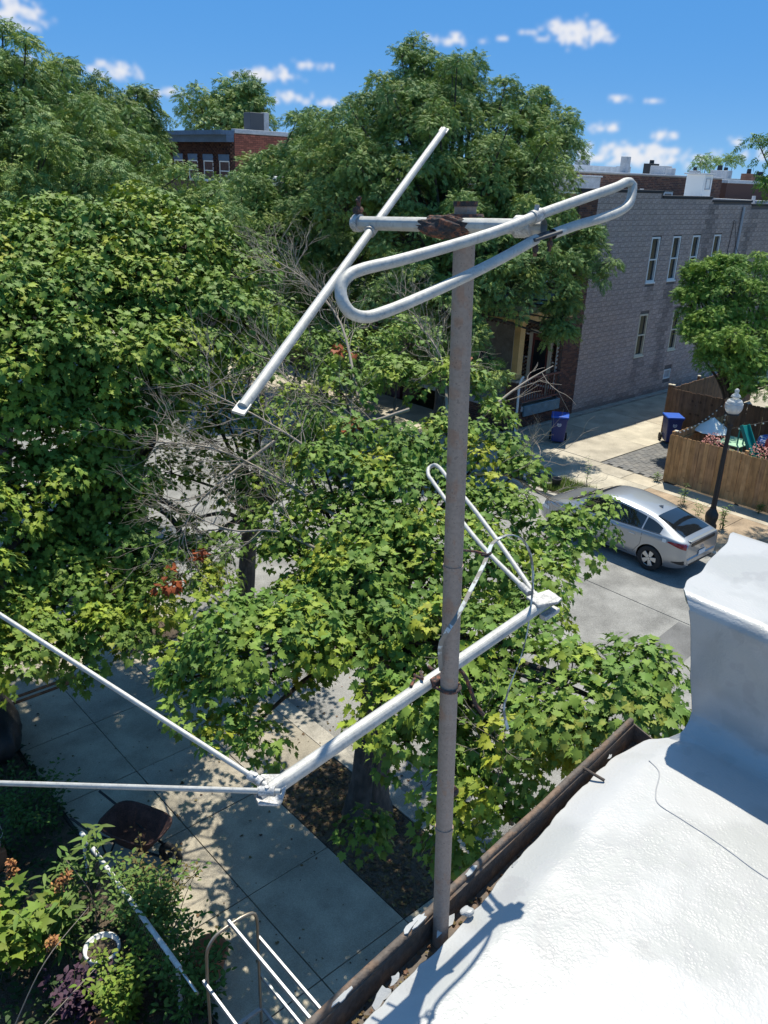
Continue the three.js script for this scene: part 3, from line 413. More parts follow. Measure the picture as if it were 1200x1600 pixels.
{ // the corner house with the grey block side wall and the brick porch
  const h = thing('corner_house', 'corner house with grey block side wall and dark brick porch', 'house', [0, 0, 0]);
  const Z = -18.75, X0 = 27.3, X1 = 45;
  const step = (x) => x < 31.7 ? 8.42 : x < 35.7 ? 8.23 : x < 39.4 ? 8.10 : 7.95;
  const ups = [[31.36, 32.04], [33.0, 33.67], [34.6, 35.27], [36.45, 37.12]], lows = [[31.34, 32.02], [34.03, 34.67], [37.0, 37.66]];
  const holes = [...ups.map(([a, b]) => [a, b, 4.95, 6.77]), ...lows.map(([a, b]) => [a, b, 1.88, 3.69]), [34.05, 34.66, .55, 1.02]];
  const shp = new THREE.Shape([[26.2, -.2], [X1, -.2], [X1, 7.95], [39.4, 7.95], [39.4, 8.1], [35.7, 8.1], [35.7, 8.23], [31.7, 8.23], [31.7, 8.42], [26.2, 8.42]].map(([a, b]) => new THREE.Vector2(a, b)));
  for (const [a, b, c, d] of holes) { const p = new THREE.Path([[a, c], [a, d], [b, d], [b, c]].map(([x, y]) => new THREE.Vector2(x, y))); shp.holes.push(p); }
  const back = new THREE.ExtrudeGeometry(shp, { depth: .25, bevelEnabled: false }); back.translate(0, 0, Z - .25);
  mesh('side_wall', triUV(back), M.mortarGrey, h);
  course(h, 'wall_blocks', V(X0, 0, Z), V(1, 0, 0), V(0, 0, 1), X1 - X0, 8.42, .44, .2, .012, .022, holes.map(([a, b, c, d]) => [a - X0, b - X0, c, d]), greyBlock, { single: 300, piece: 'block', restMat: greyInst, jitter: true, stain: (x, y) => { const band = (c, w, y0, y1, s) => s * Math.exp(-(((x - c) / w) ** 2)) * smooth(y0, y0 + .8, y) * (1 - smooth(y1 - .05, y1, y)); return Math.max(band(33.35, .45, .3, 4.95, 1), band(31.7, .35, 3.6, 4.95, .7), band(35.9, .5, 4.6, 8.1, .9), band(34.9, .3, 3.8, 4.95, .7), band(39.6, .5, 2, 8, .9), band(31.7, .4, .2, 1.88, .7), .8 * smooth(.5, .05, y) * (.5 + vnoise(x * 2, 4, 256))); }, top: (u) => step(u + X0) });
  course(h, 'corner_bricks', V(26.2, 0, Z), V(1, 0, 0), V(0, 0, 1), 1.1, 8.4, .215, .075, .012, .02, [], M.brick, { restMat: brickInst });
  mesh('facade', box(26.2, 26.45, -.2, 8.3, -24.4, Z - .251), M.mortar, h);
  course(h, 'facade_bricks', V(26.2, 0, Z - .01), V(0, 0, -1), V(-1, 0, 0), 5.6, 8.3, .215, .075, .012, .02, [[.45, 1.5, .9, 3.3], [2.2, 4.6, 1.2, 3.3]], M.brick, { restMat: brickInst });
  mesh('rear_walls', [box(26.46, X1, -.2, 7.9, -24.6, -24.4), box(X1 - .25, X1, -.2, 7.9, -24.39, Z - .252)], M.brickFar, h);
  const rf = mesh('roof', [box(26.46, 31.7, 8.02, 8.1, -24.39, Z - .252), box(31.701, 39.4, 7.86, 7.94, -24.39, Z - .252), box(39.401, X1 - .26, 7.7, 7.78, -24.39, Z - .252)], M.tar, h);
  for (const [a, b, y] of [[26.15, 31.72, 8.42], [31.73, 35.72, 8.23], [35.73, 39.42, 8.10], [39.43, X1, 7.95]]) mesh('wall_cap', rbox(a, b, y + .002, y + .09, Z - .28, Z + .05, .01), M.darkCap, rf);
  const vent = mesh('vent_box', rbox(29.0, 30.6, 8.1, 8.9, -22.2, -21, .02), M.greyPaint, rf); mesh('lid', rbox(28.95, 30.65, 8.905, 8.96, -22.25, -20.95, .01), M.tar, vent);
  const bh = mesh('stair_bulkhead', box(38.9, 39.7, 7.9, 9.2, -21.9, -21), M.white, rf); mesh('bulkhead_roof', rbox(38.8, 39.85, 9.205, 9.27, -22, -20.9, .01), M.tar, bh); mesh('side_panel', box(39.703, 39.72, 7.9, 9.2, -21.9, -21), M.greyPaint, bh); win(bh, 39.1, 8.55, -20.995, 0, .45, .5, M.greyPaint, M.glass, { single: true, f: .04, noSill: true });
  for (const [x, y, z] of [[43, 7.79, -20.4], [36.3, 7.95, -22.6]]) mesh('vent_pipe', rod(V(x, y, z), V(x, y + .55, z), .09, .09, 10), M.greyPaint, rf);
  for (const [a, b] of ups) win(h, a + .02, 4.97, Z - .02, 0, b - a - .04, 1.78, M.white, M.glass, { f: .07 });
  for (const [a, b] of lows) win(h, a + .02, 1.9, Z - .02, 0, b - a - .04, 1.77, M.cream, M.glass, { f: .07 });
  win(h, 34.07, .57, Z - .02, 0, .57, .43, M.white, M.greyPaint, { single: true, f: .05, noSill: true });
  // drain pipe and cables down the wall
  mesh('drain_pipe', rod(V(38.6, .2, Z + .09), V(38.6, 7.9, Z + .09), .06, .06, 10), M.greyPaint, h);
  mesh('cable', tube([V(38.1, 7.3, Z + .06), V(38.2, 6.2, Z + .25), V(38.9, 5.6, Z + .5), V(40.2, 5.5, Z + .8), V(42, 6.0, Z + 1.2)], .012, 5, 40), M.black, h);
  mesh('cable', tube([V(37.95, 7.35, Z + .06), V(37.85, 6, Z + .06), V(37.8, 4.6, Z + .06)], .014, 5, 20), M.black, h);
  // porch: deck, brick piers, columns, railing and roof
  const px = 23.35, pw = .46, zs = -18.55;
  mesh('porch_deck', box(px + .05, 26.18, .72, .9, -24.3, zs - .02), M.greyPaint, h);
  const brickBox = (x0, x1, y0, y1, z0, z1, nm) => {
    mesh(nm, box(x0 + .02, x1 - .02, y0, y1, z0 + .02, z1 - .02), M.mortar, h);
    course(h, 'bricks', V(x0, y0, z1 - .02), V(1, 0, 0), V(0, 0, 1), x1 - x0, y1 - y0, .215, .075, .012, .02, [], M.brick, { restMat: brickInst });
    course(h, 'bricks', V(x0 + .02, y0, z0), V(0, 0, 1), V(-1, 0, 0), z1 - z0, y1 - y0, .215, .075, .012, .02, [], M.brick, { restMat: brickInst });
  };
  brickBox(px, px + pw, 0, 1.88, zs - pw, zs, 'pier'); brickBox(px, px + pw, 0, 1.88, -21.9, -21.44, 'pier'); brickBox(px, px + pw, 0, 1.88, -24.5, -24.04, 'pier');
  brickBox(px + pw + .005, 26.18, 0, .9, zs - .32, zs - .06, 'porch_side_wall'); brickBox(px + .06, px + .3, 0, .75, -21.43, zs - pw - .01, 'porch_front_wall');
  for (const z of [zs, -21.44, -24.04]) { mesh('pier_cap', rbox(px - .05, px + pw + .05, 1.885, 1.97, z - pw - .05, z + .05, .01), M.kerb, h); const c = mesh('column', [rbox(px + .09, px + .37, 1.98, 4.05, z - .37, z - .09, .012), box(px + .06, px + .4, 1.975, 2.1, z - .4, z - .06), box(px + .06, px + .4, 3.93, 4.06, z - .4, z - .06)], M.yellow, h); }
  const railM = std({ color: rgb(.16, .06, .045), roughness: .6 });
  const rl = mesh('railing', [rbox(px + pw, 26.18, 1.86, 1.93, zs - .24, zs - .14, .01), rbox(px + pw, 26.18, 1.0, 1.06, zs - .23, zs - .15, .01)], railM, h);
  for (let x = px + pw + .12; x < 26.1; x += .155) mesh('baluster', box(x, x + .035, 1.061, 1.859, zs - .208, zs - .172), railM, rl);
  mesh('planter_panel', rbox(px + pw + .12, 26.1, .52, .93, zs - .05, zs + .05, .03), M.blueGrey, h);
  mesh('downspout', tube([V(px + .36, 2.06, zs + .02), V(px + .2, 2.02, zs + .07), V(px + .12, 1.8, zs + .07), V(px + .12, 1.0, zs + .07), V(px + .12, .12, zs + .07), V(px + .06, .05, zs + .14)], .045, 10, 60), M.white, h);
  mesh('porch_roof', [box(px - .25, 26.18, 4.07, 4.32, -24.5, zs + .2), box(px - .33, 26.18, 4.325, 4.4, -24.5, zs + .28)], M.yellow, h);
  const d = mesh('door', box(26.1, 26.19, .92, 3.2, -20.12, -19.3), std({ color: rgb(.15, .03, .025), roughness: .5 }), h); mesh('door_trim', [box(26.06, 26.19, .92, 3.3, -20.26, -20.125), box(26.06, 26.19, .92, 3.3, -19.295, -19.16), box(26.06, 26.19, 3.205, 3.34, -20.26, -19.16)], M.cream, d); mesh('pane', box(26.08, 26.098, 1.3, 2.95, -20.0, -19.42), M.glass, d);
  win(h, 26.16, 1.25, -21.1, -Math.PI / 2, 2.2, 1.9, M.white);
  // upper bay in yellow boards, blue-grey skirt and cornice
  const bay = mesh('bay', box(25.2, 26.18, 4.41, 8.05, -23.7, -19.4), M.yellow, h);
  for (let i = 0; i < 18; i++) mesh('board', rbox(25.17, 25.2, 6.75 + i * .07, 6.815 + i * .07, -23.7, -19.4, .008), M.yellow, bay);
  for (let i = 0; i < 18; i++) mesh('board', rbox(25.2, 26.16, 6.75 + i * .07, 6.815 + i * .07, -19.398, -19.37, .008), M.yellow, bay);
  mesh('skirt', [box(25.15, 25.19, 4.45, 5.2, -23.72, -19.35), box(25.19, 26.17, 4.45, 5.2, -19.395, -19.35)], M.blueGrey, bay);
  for (const z of [-22.1, -20.7]) win(bay, 25.18, 5.25, z + 0, -Math.PI / 2, .9, 1.45, M.white);
  win(bay, 25.35, 5.25, -19.39, 0, .6, 1.45, M.white);
  mesh('cornice', [box(24.75, 26.15, 8.06, 8.2, -24.5, -18.95), box(24.6, 26.15, 8.205, 8.32, -24.5, -18.8)], std({ color: rgb(.42, .26, .12), roughness: .7 }), h);
  mesh('roof_edge', rbox(24.55, 26.16, 8.325, 8.37, -24.5, -18.77, .01), M.white, h);
}
function rowHouse(z0, z1, top, seed, label, x = 26.3) {
  const r = rng(seed), h = thing('row_house', label, 'house', [0, 0, 0], 0, 'row houses beyond the corner house');
  const tone = [.08 + r() * .08, .05 + r() * .03, .04 + r() * .02], wm = std({ map: grain(128, .9, tone, .5, 64, 6), roughness: .95 });
  mesh('wall', box(x, x + 14, -.2, top, z0 + .02, z1 - .02), wm, h);
  mesh('roof', box(x + .1, x + 13.9, top + .003, top + .06, z0 + .12, z1 - .12), M.tar, h);
  mesh('cornice', [box(x - .35, x - .002, top - .35, top - .1, z0 + .02, z1 - .02), box(x - .5, x - .002, top - .098, top + .03, z0 + .02, z1 - .02)], [M.cream, M.blueGrey, M.white][Math.floor(r() * 3)], h);
  const n = 3, w = (z1 - z0) / n;
  for (let i = 0; i < n; i++) { win(h, x - .01, top - 2.6, z0 + w * i + w / 2 - .45, -Math.PI / 2, .9, 1.6, M.white); if (i) win(h, x - .01, 1.3, z0 + w * i + w / 2 - .45, -Math.PI / 2, .9, 1.7, M.white); }
  mesh('porch_roof', box(x - 2.8, x - .003, 3.9, 4.15, z0 + .1, z1 - .1), M.greyPaint, h);
  for (const z of [z0 + .4, z1 - .4]) mesh('column', rbox(x - 2.7, x - 2.42, 1.9, 3.9, z - .14, z + .14, .01), M.cream, h);
  mesh('porch_wall', box(x - 2.8, x - 2.4, -.1, 1.6, z0 + .2, z1 - .2), wm, h);
}
rowHouse(-30.2, -24.62, 8.2, 3, 'dark brick row house next to the corner house, mostly behind trees');
rowHouse(-36, -30.22, 8.35, 5, 'second brick row house beyond the corner house, hidden behind the tall tree');
rowHouse(-41.8, -36.02, 8.3, 8, 'brick row house just before the tall house with the blue cornice');
{ // taller brick house with the blue cornice, rising out of the trees
  const h = thing('tall_brick_house', 'tall brick house with blue cornice and roof unit rising above the trees', 'house');
  const x0 = 26.5, x1 = 38, z0 = -50.2, z1 = -41.9, top = 10.45;
  const fm = std({ map: grain(128, .6, [.095, .055, .048], .6, 64, 6), roughness: .95 }), sideM = std({ map: grain(128, .6, [.24, .09, .065], .6, 64, 6), roughness: .95 });
  mesh('wall', box(x0, x1, -.2, top, z0, z1), fm, h);
  course(h, 'facade_bricks', V(x0, 8, z1 - .01), V(0, 0, -1), V(-1, 0, 0), z1 - z0, top - 8.4, .3, .1, .015, .02, [[.5, 1.55, 0, 1.4], [2.2, 3.25, 0, 1.4], [3.9, 4.95, 0, 1.4], [5.6, 6.65, 0, 1.4]], M.brick, { restMat: brickInst });
  course(h, 'side_bricks', V(x0, 8, z1), V(1, 0, 0), V(0, 0, 1), x1 - x0, top - 8, .3, .1, .015, .02, [], M.brick.slice(0, 2), { restMat: std({ map: grain(128, .5, [.23, .085, .06], .5, 64, 5), roughness: .9 }) });
  const bl = std({ map: grain(128, 2, [.07, .12, .19], .3, 32, 4), roughness: .6 });
  mesh('cornice', [box(x0 - .5, x0 - .03, top - .45, top - .1, z0, z1 + .02), box(x0 - .9, x0 - .03, top - .098, top + .12, z0 - .1, z1 + .05)], bl, h);
  mesh('parapet_cap', [rbox(x0 + .01, x1, top + .003, top + .22, z1 - .3, z1 + .06, .02)], M.greyPaint, h);
  const rf = mesh('roof', box(x0 + .05, x1 - .05, top + .003, top + .1, z0 + .05, z1 - .31), M.tar, h);
  mesh('roof_unit', rbox(x0 + 1.6, x0 + 2.5, top + .1, top + 1.15, z1 - 1.5, z1 - .8, .03), std({ color: rgb(.06, .065, .075), roughness: .6 }), rf);
  mesh('chimney', rbox(x0 + 2.6, x0 + 2.95, top + .1, top + 1.2, z1 - 1.3, z1 - .95, .02), M.greyPaint, rf);
  for (let i = 0; i < 4; i++) { const w = win(h, x0 - .01, 8.0, z1 - 1.55 - i * 1.7, -Math.PI / 2, 1.05, 1.05, M.white); mesh('lintel', box(-.05, 1.1, 1.06, 1.38, -.06, .05), bl, w); }
}
{ // brick house standing behind the corner house, white roof with chimneys
  const h = thing('rear_brick_house', 'long dark brick house behind the grey wall with a white roof edge', 'house');
  const z = -26, x0 = 34.6, x1 = 50.3;
  mesh('wall', box(x0, x1, -.2, 9.12, -33, z), M.mortar, h);
  course(h, 'bricks', V(x0, 7.2, z), V(1, 0, 0), V(0, 0, 1), x1 - x0, 1.92, .23, .085, .012, .02, [[9.3, 10.4, 0, 1.15], [11.9, 13.1, 0, 1.2]], M.brick, { restMat: brickInst });
  course(h, 'bricks', V(x0, 6.5, -33), V(0, 0, 1), V(-1, 0, 0), 7, 2.6, .23, .085, .012, .02, [], M.brick, { restMat: brickInst });
  mesh('coping', rbox(x0 - .05, x1 + .05, 9.123, 9.2, z - .35, z + .08, .02), M.greyPaint, h);
  win(h, x0 + 9.4, 7.3, z + .005, 0, .9, 1.0, M.white); win(h, x0 + 12, 7.3, z + .005, 0, 1.0, 1.05, M.white);
  const rf = mesh('white_roof', [box(x0 + .3, x1 - .3, 9.12, 9.2, -33, z - .36), box(x0, x0 + 5.6, 9.2, 9.52, -33.3, -32.9), box(x0 + 5.61, x1, 9.2, 9.62, -33.3, -32.9)], M.tar, h);
  for (const [x, zz, w, t] of [[40.9, -26.6, .38, .8], [45.2, -26.4, .4, .36], [36, -29, .5, .4], [47, -28, .9, .5]]) mesh('chimney', rbox(x, x + w, 9.2, 9.2 + t, zz - w, zz, .02), M.greyPaint, rf);
}
{ // flat roofs further right
  const mk = (label, x0, x1, z0, z1, top, wm, extras) => { const h = thing('flat_roof_house', label, 'house'); mesh('wall', box(x0, x1, -.2, top, z0, z1), wm, h); const rf = mesh('roof', [box(x0 + .2, x1 - .2, top + .002, top + .05, z0 + .2, z1 - .2), rbox(x0 - .05, x1 + .05, top + .003, top + .2, z1 - .19, z1 + .05, .02), rbox(x0 - .05, x0 + .19, top + .003, top + .2, z0, z1 - .2, .02)], M.tar, h); for (const [x, z, w, t, m] of extras) { const c = mesh('chimney', rbox(x, x + w, top + .05, top + .05 + t, z - w, z, .02), m || M.greyPaint, rf); mesh('chimney_pot', rod(V(x + w / 2, top + .05 + t, z - w / 2), V(x + w / 2, top + .35 + t, z - w / 2), w * .22, w * .2, 8), M.black, c); } };
  mk('flat white-roofed house far right beyond the brick wall', 52, 66, -34, -26.5, 8.9, M.brickFar, [[54, -28, .8, .7], [58, -28, .7, .6, M.brick[3]], [62, -29, 1.2, .5, M.black]]);
  mk('low white-roofed house right of the white bulkhead', 46, 62, -24.8, -20.2, 7.9, M.greyPaint, [[50, -21.5, .8, .5], [55, -22, .9, .6, M.black]]);
  mk('distant long row with pale parapet and several chimneys', 54, 96, -52, -42, 9.2, M.brickFar, [[60, -43, .9, 1.0], [66, -43, .9, .7], [72, -44, 1, 1.1, M.black], [78, -43, .8, .7], [86, -44, 1, .9]]);
}
{ // utility pole by the grey wall
  const p = thing('utility_pole', 'weathered utility pole at the right edge before the grey wall', 'pole', [41.5, 0, -17.6]);
  mesh('shaft', triUV(rod(V(0, 0, 0), V(.1, 8.6, .1), .15, .11, 12)), std({ map: grain(128, .5, [.16, .13, .11], .5, 64, 5), roughness: .95 }), p);
  for (const [a, b] of [[8.2, 9.2], [7.7, 8.8]]) mesh('wire', tube([V(0, a, 0), V(6, a - .3, 2), V(14, b - .4, 6), V(24, b, 12)], .014, 5, 30), M.black, p);
}

// ------------------------------------------------------------------ fences, lamp, bins, yard things
const woodTex = (c, s) => tex(256, 1, (u, v) => { const g = fbm(u * 28 + s, v * 3, 28, 4), k = fbm(u * 5, v * 9 + s, 9, 3); const t = .72 + .55 * (g - .5) + .5 * (k - .35); const kn = smooth(.80, .86, fbm(u * 11 + s * 3, v * 11, 11, 2)); return c.map((x) => x * t * (1 - .5 * kn)); });
const wood = [[.55, .31, .13], [.50, .275, .11], [.60, .345, .15], [.46, .26, .12]].map((c, i) => std({ map: woodTex(c, i * 5 + 1), roughness: .8 }));
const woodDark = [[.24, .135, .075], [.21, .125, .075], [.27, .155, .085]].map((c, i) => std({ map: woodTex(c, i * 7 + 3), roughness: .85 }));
function fence(name, label, a, b, hgt, mats, seed, side = 1, caps = true) {
  const dx = b[0] - a[0], dz = b[1] - a[1], L = Math.hypot(dx, dz), o = thing(name, label, 'fence', [a[0], 0, a[1]], -Math.atan2(dz, dx), 'wooden board fences of the yard across the road'), r = rng(seed);
  const geos = [0, 1, 2].map((i) => { const g = prism([[0, 0], [.138, 0], [.138, 1 - .015 * i], [.115, 1], [.02, 1 - .004 * i], [0, 1 - .02]], .02); const uv = g.attributes.uv; for (let k = 0; k < uv.count; k++) uv.setXY(k, uv.getX(k) + i * .3, uv.getY(k)); return g; });
  for (let x = 0; x < L - .1; x += .145) { const m = mesh('board', geos[Math.floor(r() * 3)], mats[Math.floor(r() * mats.length)], o); m.position.set(x, .04 + r() * .02, r() * .008); m.scale.y = hgt - .05 - r() * .035; m.rotation.z = (r() - .5) * .008; }
  for (const y of [.35, hgt - .35]) mesh('rail', box(0, L, y, y + .09, side > 0 ? -.045 : .03, side > 0 ? -.004 : .07), mats[1], o);
  for (let x = .05; x < L; x += 2.35) { const p = mesh('post', box(x - .045, x + .045, 0, hgt + .06, side > 0 ? -.14 : .071, side > 0 ? -.046 : .165), mats[0], o); if (caps) mesh('post_cap', rbox(x - .06, x + .06, hgt + .062, hgt + .1, side > 0 ? -.155 : .06, side > 0 ? -.03 : .175, .008), M.cream, p); }
  return o;
}
fence('board_fence', 'brown board fence in front of the yard behind the street lamp', [23.24, -12.2], [23.24, -4.2], 1.6, wood, 21, 1, false);
fence('board_fence', 'side board fence running back from the front fence corner', [23.36, -12.24], [27.0, -12.34], 1.58, wood, 22, -1);
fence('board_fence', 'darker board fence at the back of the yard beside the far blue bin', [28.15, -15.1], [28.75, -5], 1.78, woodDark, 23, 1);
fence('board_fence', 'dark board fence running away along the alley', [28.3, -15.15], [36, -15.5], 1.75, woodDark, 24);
{ // street lamp
  const l = thing('street_lamp', 'black street lamp with clear acorn globe beside the parked silver car', 'street lamp', [20.42, 0, -9.15]);
  const bm = std({ color: rgb(.016, .015, .016), roughness: .5 });
  mesh('base', lathe([[0, 0], [.2, 0], [.2, .08], [.17, .12], [.175, .3], [.14, .36], [.17, .52], [.165, .62], [.12, .7], [.085, .76], [.08, .8]], 16), bm, l);
  const fl = new THREE.CylinderGeometry(.052, .072, 2.25, 32, 1); { const p = fl.attributes.position; for (let i = 0; i < p.count; i++) { const a = Math.atan2(p.getZ(i), p.getX(i)), s = Math.hypot(p.getX(i), p.getZ(i)) > .01 ? 1 - .10 * (Math.cos(a * 12) > 0 ? 0 : 1) : 1; p.setX(i, p.getX(i) * s); p.setZ(i, p.getZ(i) * s); } fl.computeVertexNormals(); } fl.translate(0, .8 + 1.125, 0); mesh('shaft', fl, bm, l);
  mesh('collar', lathe([[.05, 3.05], [.075, 3.05], [.075, 3.1], [.06, 3.13], [.085, 3.2], [.11, 3.26], [.125, 3.33], [.16, 3.36], [.165, 3.4], [.13, 3.41], [0, 3.41]], 20), bm, l);
  const gl = new THREE.MeshPhysicalMaterial({ color: rgb(.86, .87, .86), roughness: .32, transmission: .55, thickness: 0, ior: 1.45, bumpMap: bumpFine, bumpScale: .004 });
  const prof = []; for (let i = 0; i <= 26; i++) { const t = i / 26, y = 3.41 + t * .42; const r = .135 + .085 * Math.sin(Math.PI * Math.pow(t, .8)) - .09 * smooth(.75, 1, t) + .004 * Math.cos(i * 3); prof.push([r, y]); }
  const globe = mesh('globe', lathe(prof, 28), gl, l);
  mesh('band', new THREE.TorusGeometry(.212, .008, 6, 32).rotateX(Math.PI / 2).translate(0, 3.655, 0), M.greyPaint, globe);
  mesh('globe_top', lathe([[.075, 3.83], [.13, 3.835], [.1, 3.88], [.055, 3.92], [.045, 3.95], [.06, 3.98], [.05, 4.02], [.02, 4.045], [0, 4.05]], 20), gl, l);
  mesh('bulb', lathe([[0, 3.45], [.035, 3.46], [.04, 3.6], [.02, 3.68], [0, 3.69]], 12), M.white, l);
}
function bin(label, p, turn, lidMat, bodyMat) {
  const b = thing('wheeled_bin', label, 'bin', p, turn, 'blue wheeled bins');
  const g = new RoundedBoxGeometry(.56, .86, .64, 3, .04), q = g.attributes.position; for (let i = 0; i < q.count; i++) { const t = (q.getY(i) + .43) / .86, s = .78 + .22 * t; q.setX(i, q.getX(i) * s); q.setZ(i, q.getZ(i) * s + (1 - t) * .03); } g.translate(0, .5, 0); g.computeVertexNormals();
  const body = mesh('body', g, bodyMat, b);
  mesh('rim', rbox(-.30, .30, .90, .955, -.34, .34, .02, 2), bodyMat, b);
  const lid = rbox(-.31, .31, .96, 1.02, -.35, .36, .025, 2); { const p2 = lid.attributes.position; for (let i = 0; i < p2.count; i++) if (p2.getY(i) > .98) p2.setY(i, p2.getY(i) + .035 * (1 - (p2.getX(i) / .31) ** 2)); lid.computeVertexNormals(); }
  const ld = mesh('lid', lid, lidMat, b); mesh('handle', tube([V(-.24, .93, -.34), V(-.24, .96, -.42), V(.24, .96, -.42), V(.24, .93, -.34)], .016, 8, 40), bodyMat, b);
  for (const s of [-1, 1]) { const w = mesh('wheel', rod(V(s * .25, .14, -.27), V(s * .31, .14, -.27), .14, .14, 20), M.rubber, b); mesh('hub', rod(V(s * .311, .14, -.27), V(s * .318, .14, -.27), .06, .06, 12), M.black, w); }
  mesh('axle', rod(V(-.25, .14, -.27), V(.25, .14, -.27), .015, .015, 8), M.black, b);
  const em = mesh('emblem', new THREE.CircleGeometry(.075, 20).rotateX(-.12).translate(0, .72, .318), std({ color: rgb(.62, .64, .66), roughness: .6 }), b);
  mesh('emblem_mark', [new THREE.TorusGeometry(.045, .008, 5, 18).rotateX(-.12).translate(0, .72, .323), box(-.008, .008, .69, .75, .32, .326)], std({ color: rgb(.05, .08, .25), roughness: .6 }), em);
}
const binLid = std({ color: rgb(.02, .10, .50), roughness: .38 }), binBody = std({ color: rgb(.018, .03, .13), roughness: .5 });
bin('blue wheeled bin by the brick porch in the shade', [23.9, 0, -16.85], -.95, binLid, binBody);
bin('blue wheeled bin with bright blue lid beside the fence', [27.3, 0, -14.35], -.75, binLid, binBody);
// ------------------------------------------------------------------ parked car (local x: rear to front, z: side)
{
  const car = thing('parked_car', 'silver hatchback car parked at the far kerb by the street lamp', 'car', [18.22, -.116, -8.25], Math.PI / 2);
  const cr = (pts) => (x) => { let i = 0; while (i < pts.length - 2 && x > pts[i + 1][0]) i++; const p0 = pts[Math.max(0, i - 1)], p1 = pts[i], p2 = pts[i + 1], p3 = pts[Math.min(pts.length - 1, i + 2)]; const h = p2[0] - p1[0], t = Math.min(1, Math.max(0, (x - p1[0]) / h)); const m1 = (p2[1] - p0[1]) / Math.max(1e-6, p2[0] - p0[0]) * h, m2 = (p3[1] - p1[1]) / Math.max(1e-6, p3[0] - p1[0]) * h; const t2 = t * t, t3 = t2 * t; return (2 * t3 - 3 * t2 + 1) * p1[1] + (t3 - 2 * t2 + t) * m1 + (-2 * t3 + 3 * t2) * p2[1] + (t3 - t2) * m2; };
  const top = cr([[0, .97], [.05, 1.0], [.14, 1.03], [.28, 1.075], [.55, 1.17], [1.0, 1.315], [1.5, 1.405], [2.0, 1.455], [2.4, 1.45], [2.75, 1.385], [3.1, 1.225], [3.42, 1.045], [3.6, .995], [3.95, .915], [4.2, .825], [4.36, .72], [4.47, .56]]);
  const plan = cr([[0, .74], [.06, .80], [.2, .855], [.5, .895], [1, .905], [2.2, .91], [3.4, .905], [3.9, .87], [4.2, .80], [4.38, .68], [4.47, .54]]);
  const bot = cr([[0, .36], [.1, .27], [.4, .20], [1, .18], [3.4, .18], [4.2, .2], [4.47, .28]]);
  const belt = (x) => Math.min(top(x) - .035, cr([[0, .93], [.5, 1.0], [1.0, .99], [2, .95], [3, .925], [3.5, .92], [4.1, .80], [4.47, .52]])(x));
  function half(x) {     // outline from bottom centre to top centre: [z, y]
    const w = plan(x), t = top(x), b = bot(x), s = belt(x), k = smooth(.04, .34, t - s), mid = lerp(b, s, .5);
    const eW = lerp(w * .82, .60 * (w / .91), k), eY = lerp(lerp(s, t, .72), t - .055, k);
    return [[0, b], [w * .72, b], [w * .90, b + .035], [w * .965, lerp(b, s, .18)], [w * .995, lerp(b, s, .42)], [w, lerp(b, s, .6)], [w * .985, lerp(b, s, .76)], [w * .992, lerp(b, s, .82)], [w * .97, lerp(b, s, .95)], [w * .945, s], [w * .925, s + .012], [lerp(w * .92, eW, .5), lerp(s + .012, eY, .52)], [eW, eY], [eW * .90, lerp(eY, t, .55)], [eW * .72, lerp(eY, t, .82)], [eW * .4, lerp(eY, t, .96)], [0, t]];
  }
  const N = 60, xs = Array.from({ length: N + 1 }, (_, i) => 4.47 * (i / N < .12 ? (i / N) * .5 / .12 * .24 : lerp(.12, 1, (i / N - .12) / .88) * 1));
  const pos = [], idx = [], K = 17, ring = 2 * K - 2;
  for (const x of xs) { const h = half(x); for (let j = 0; j < K; j++) pos.push(x, h[j][1], h[j][0]); for (let j = K - 2; j > 0; j--) pos.push(x, h[j][1], -h[j][0]); }
  for (let i = 0; i < N; i++) for (let j = 0; j < ring; j++) { const a = i * ring + j, b = i * ring + (j + 1) % ring; idx.push(a, b, a + ring, b, b + ring, a + ring); }
  for (const [i, f] of [[0, 1], [N, -1]]) { const c = pos.length / 3, x = xs[i]; pos.push(x, (top(x) + bot(x)) / 2, 0); for (let j = 0; j < ring; j++) { const a = i * ring + j, b = i * ring + (j + 1) % ring; if (f > 0) idx.push(c, b, a); else idx.push(c, a, b); } }
  let g = new THREE.BufferGeometry(); g.setAttribute('position', new THREE.Float32BufferAttribute(pos, 3)); g.setIndex(idx); g.computeVertexNormals(); g.setAttribute('uv', new THREE.Float32BufferAttribute(new Float32Array(pos.length / 3 * 2), 2));
  const ev = new Evaluator(); ev.useGroups = false; let br = new Brush(g); br.updateMatrixWorld();
  const wheels = [[.87, -1], [.87, 1], [3.57, -1], [3.57, 1]];
  for (const [x, s] of wheels) { const c = new THREE.CylinderGeometry(.365, .365, .5, 36); c.rotateX(Math.PI / 2); const b = new Brush(c); b.position.set(x, .33, s * .86); b.updateMatrixWorld(); br = ev.evaluate(br, b, SUBTRACTION); }
  let bg = br.geometry; bg = toCreasedNormals(bg.index ? bg.toNonIndexed() : bg, .5);
  const paint = new THREE.MeshPhysicalMaterial({ color: rgb(.36, .38, .405), metalness: .7, roughness: .34, clearcoat: 1, clearcoatRoughness: .06 });
  const body = mesh('body', bg, paint, car);
  const glassM = new THREE.MeshPhysicalMaterial({ color: rgb(.010, .012, .014), roughness: .05, clearcoat: 1 });
  const sideZ = (x, y) => { const h = half(x); for (let j = 2; j < 12; j++) if (y <= h[j + 1][1] && y >= h[j][1]) return lerp(h[j][0], h[j + 1][0], (y - h[j][1]) / Math.max(1e-5, h[j + 1][1] - h[j][1])); return h[12][0]; };
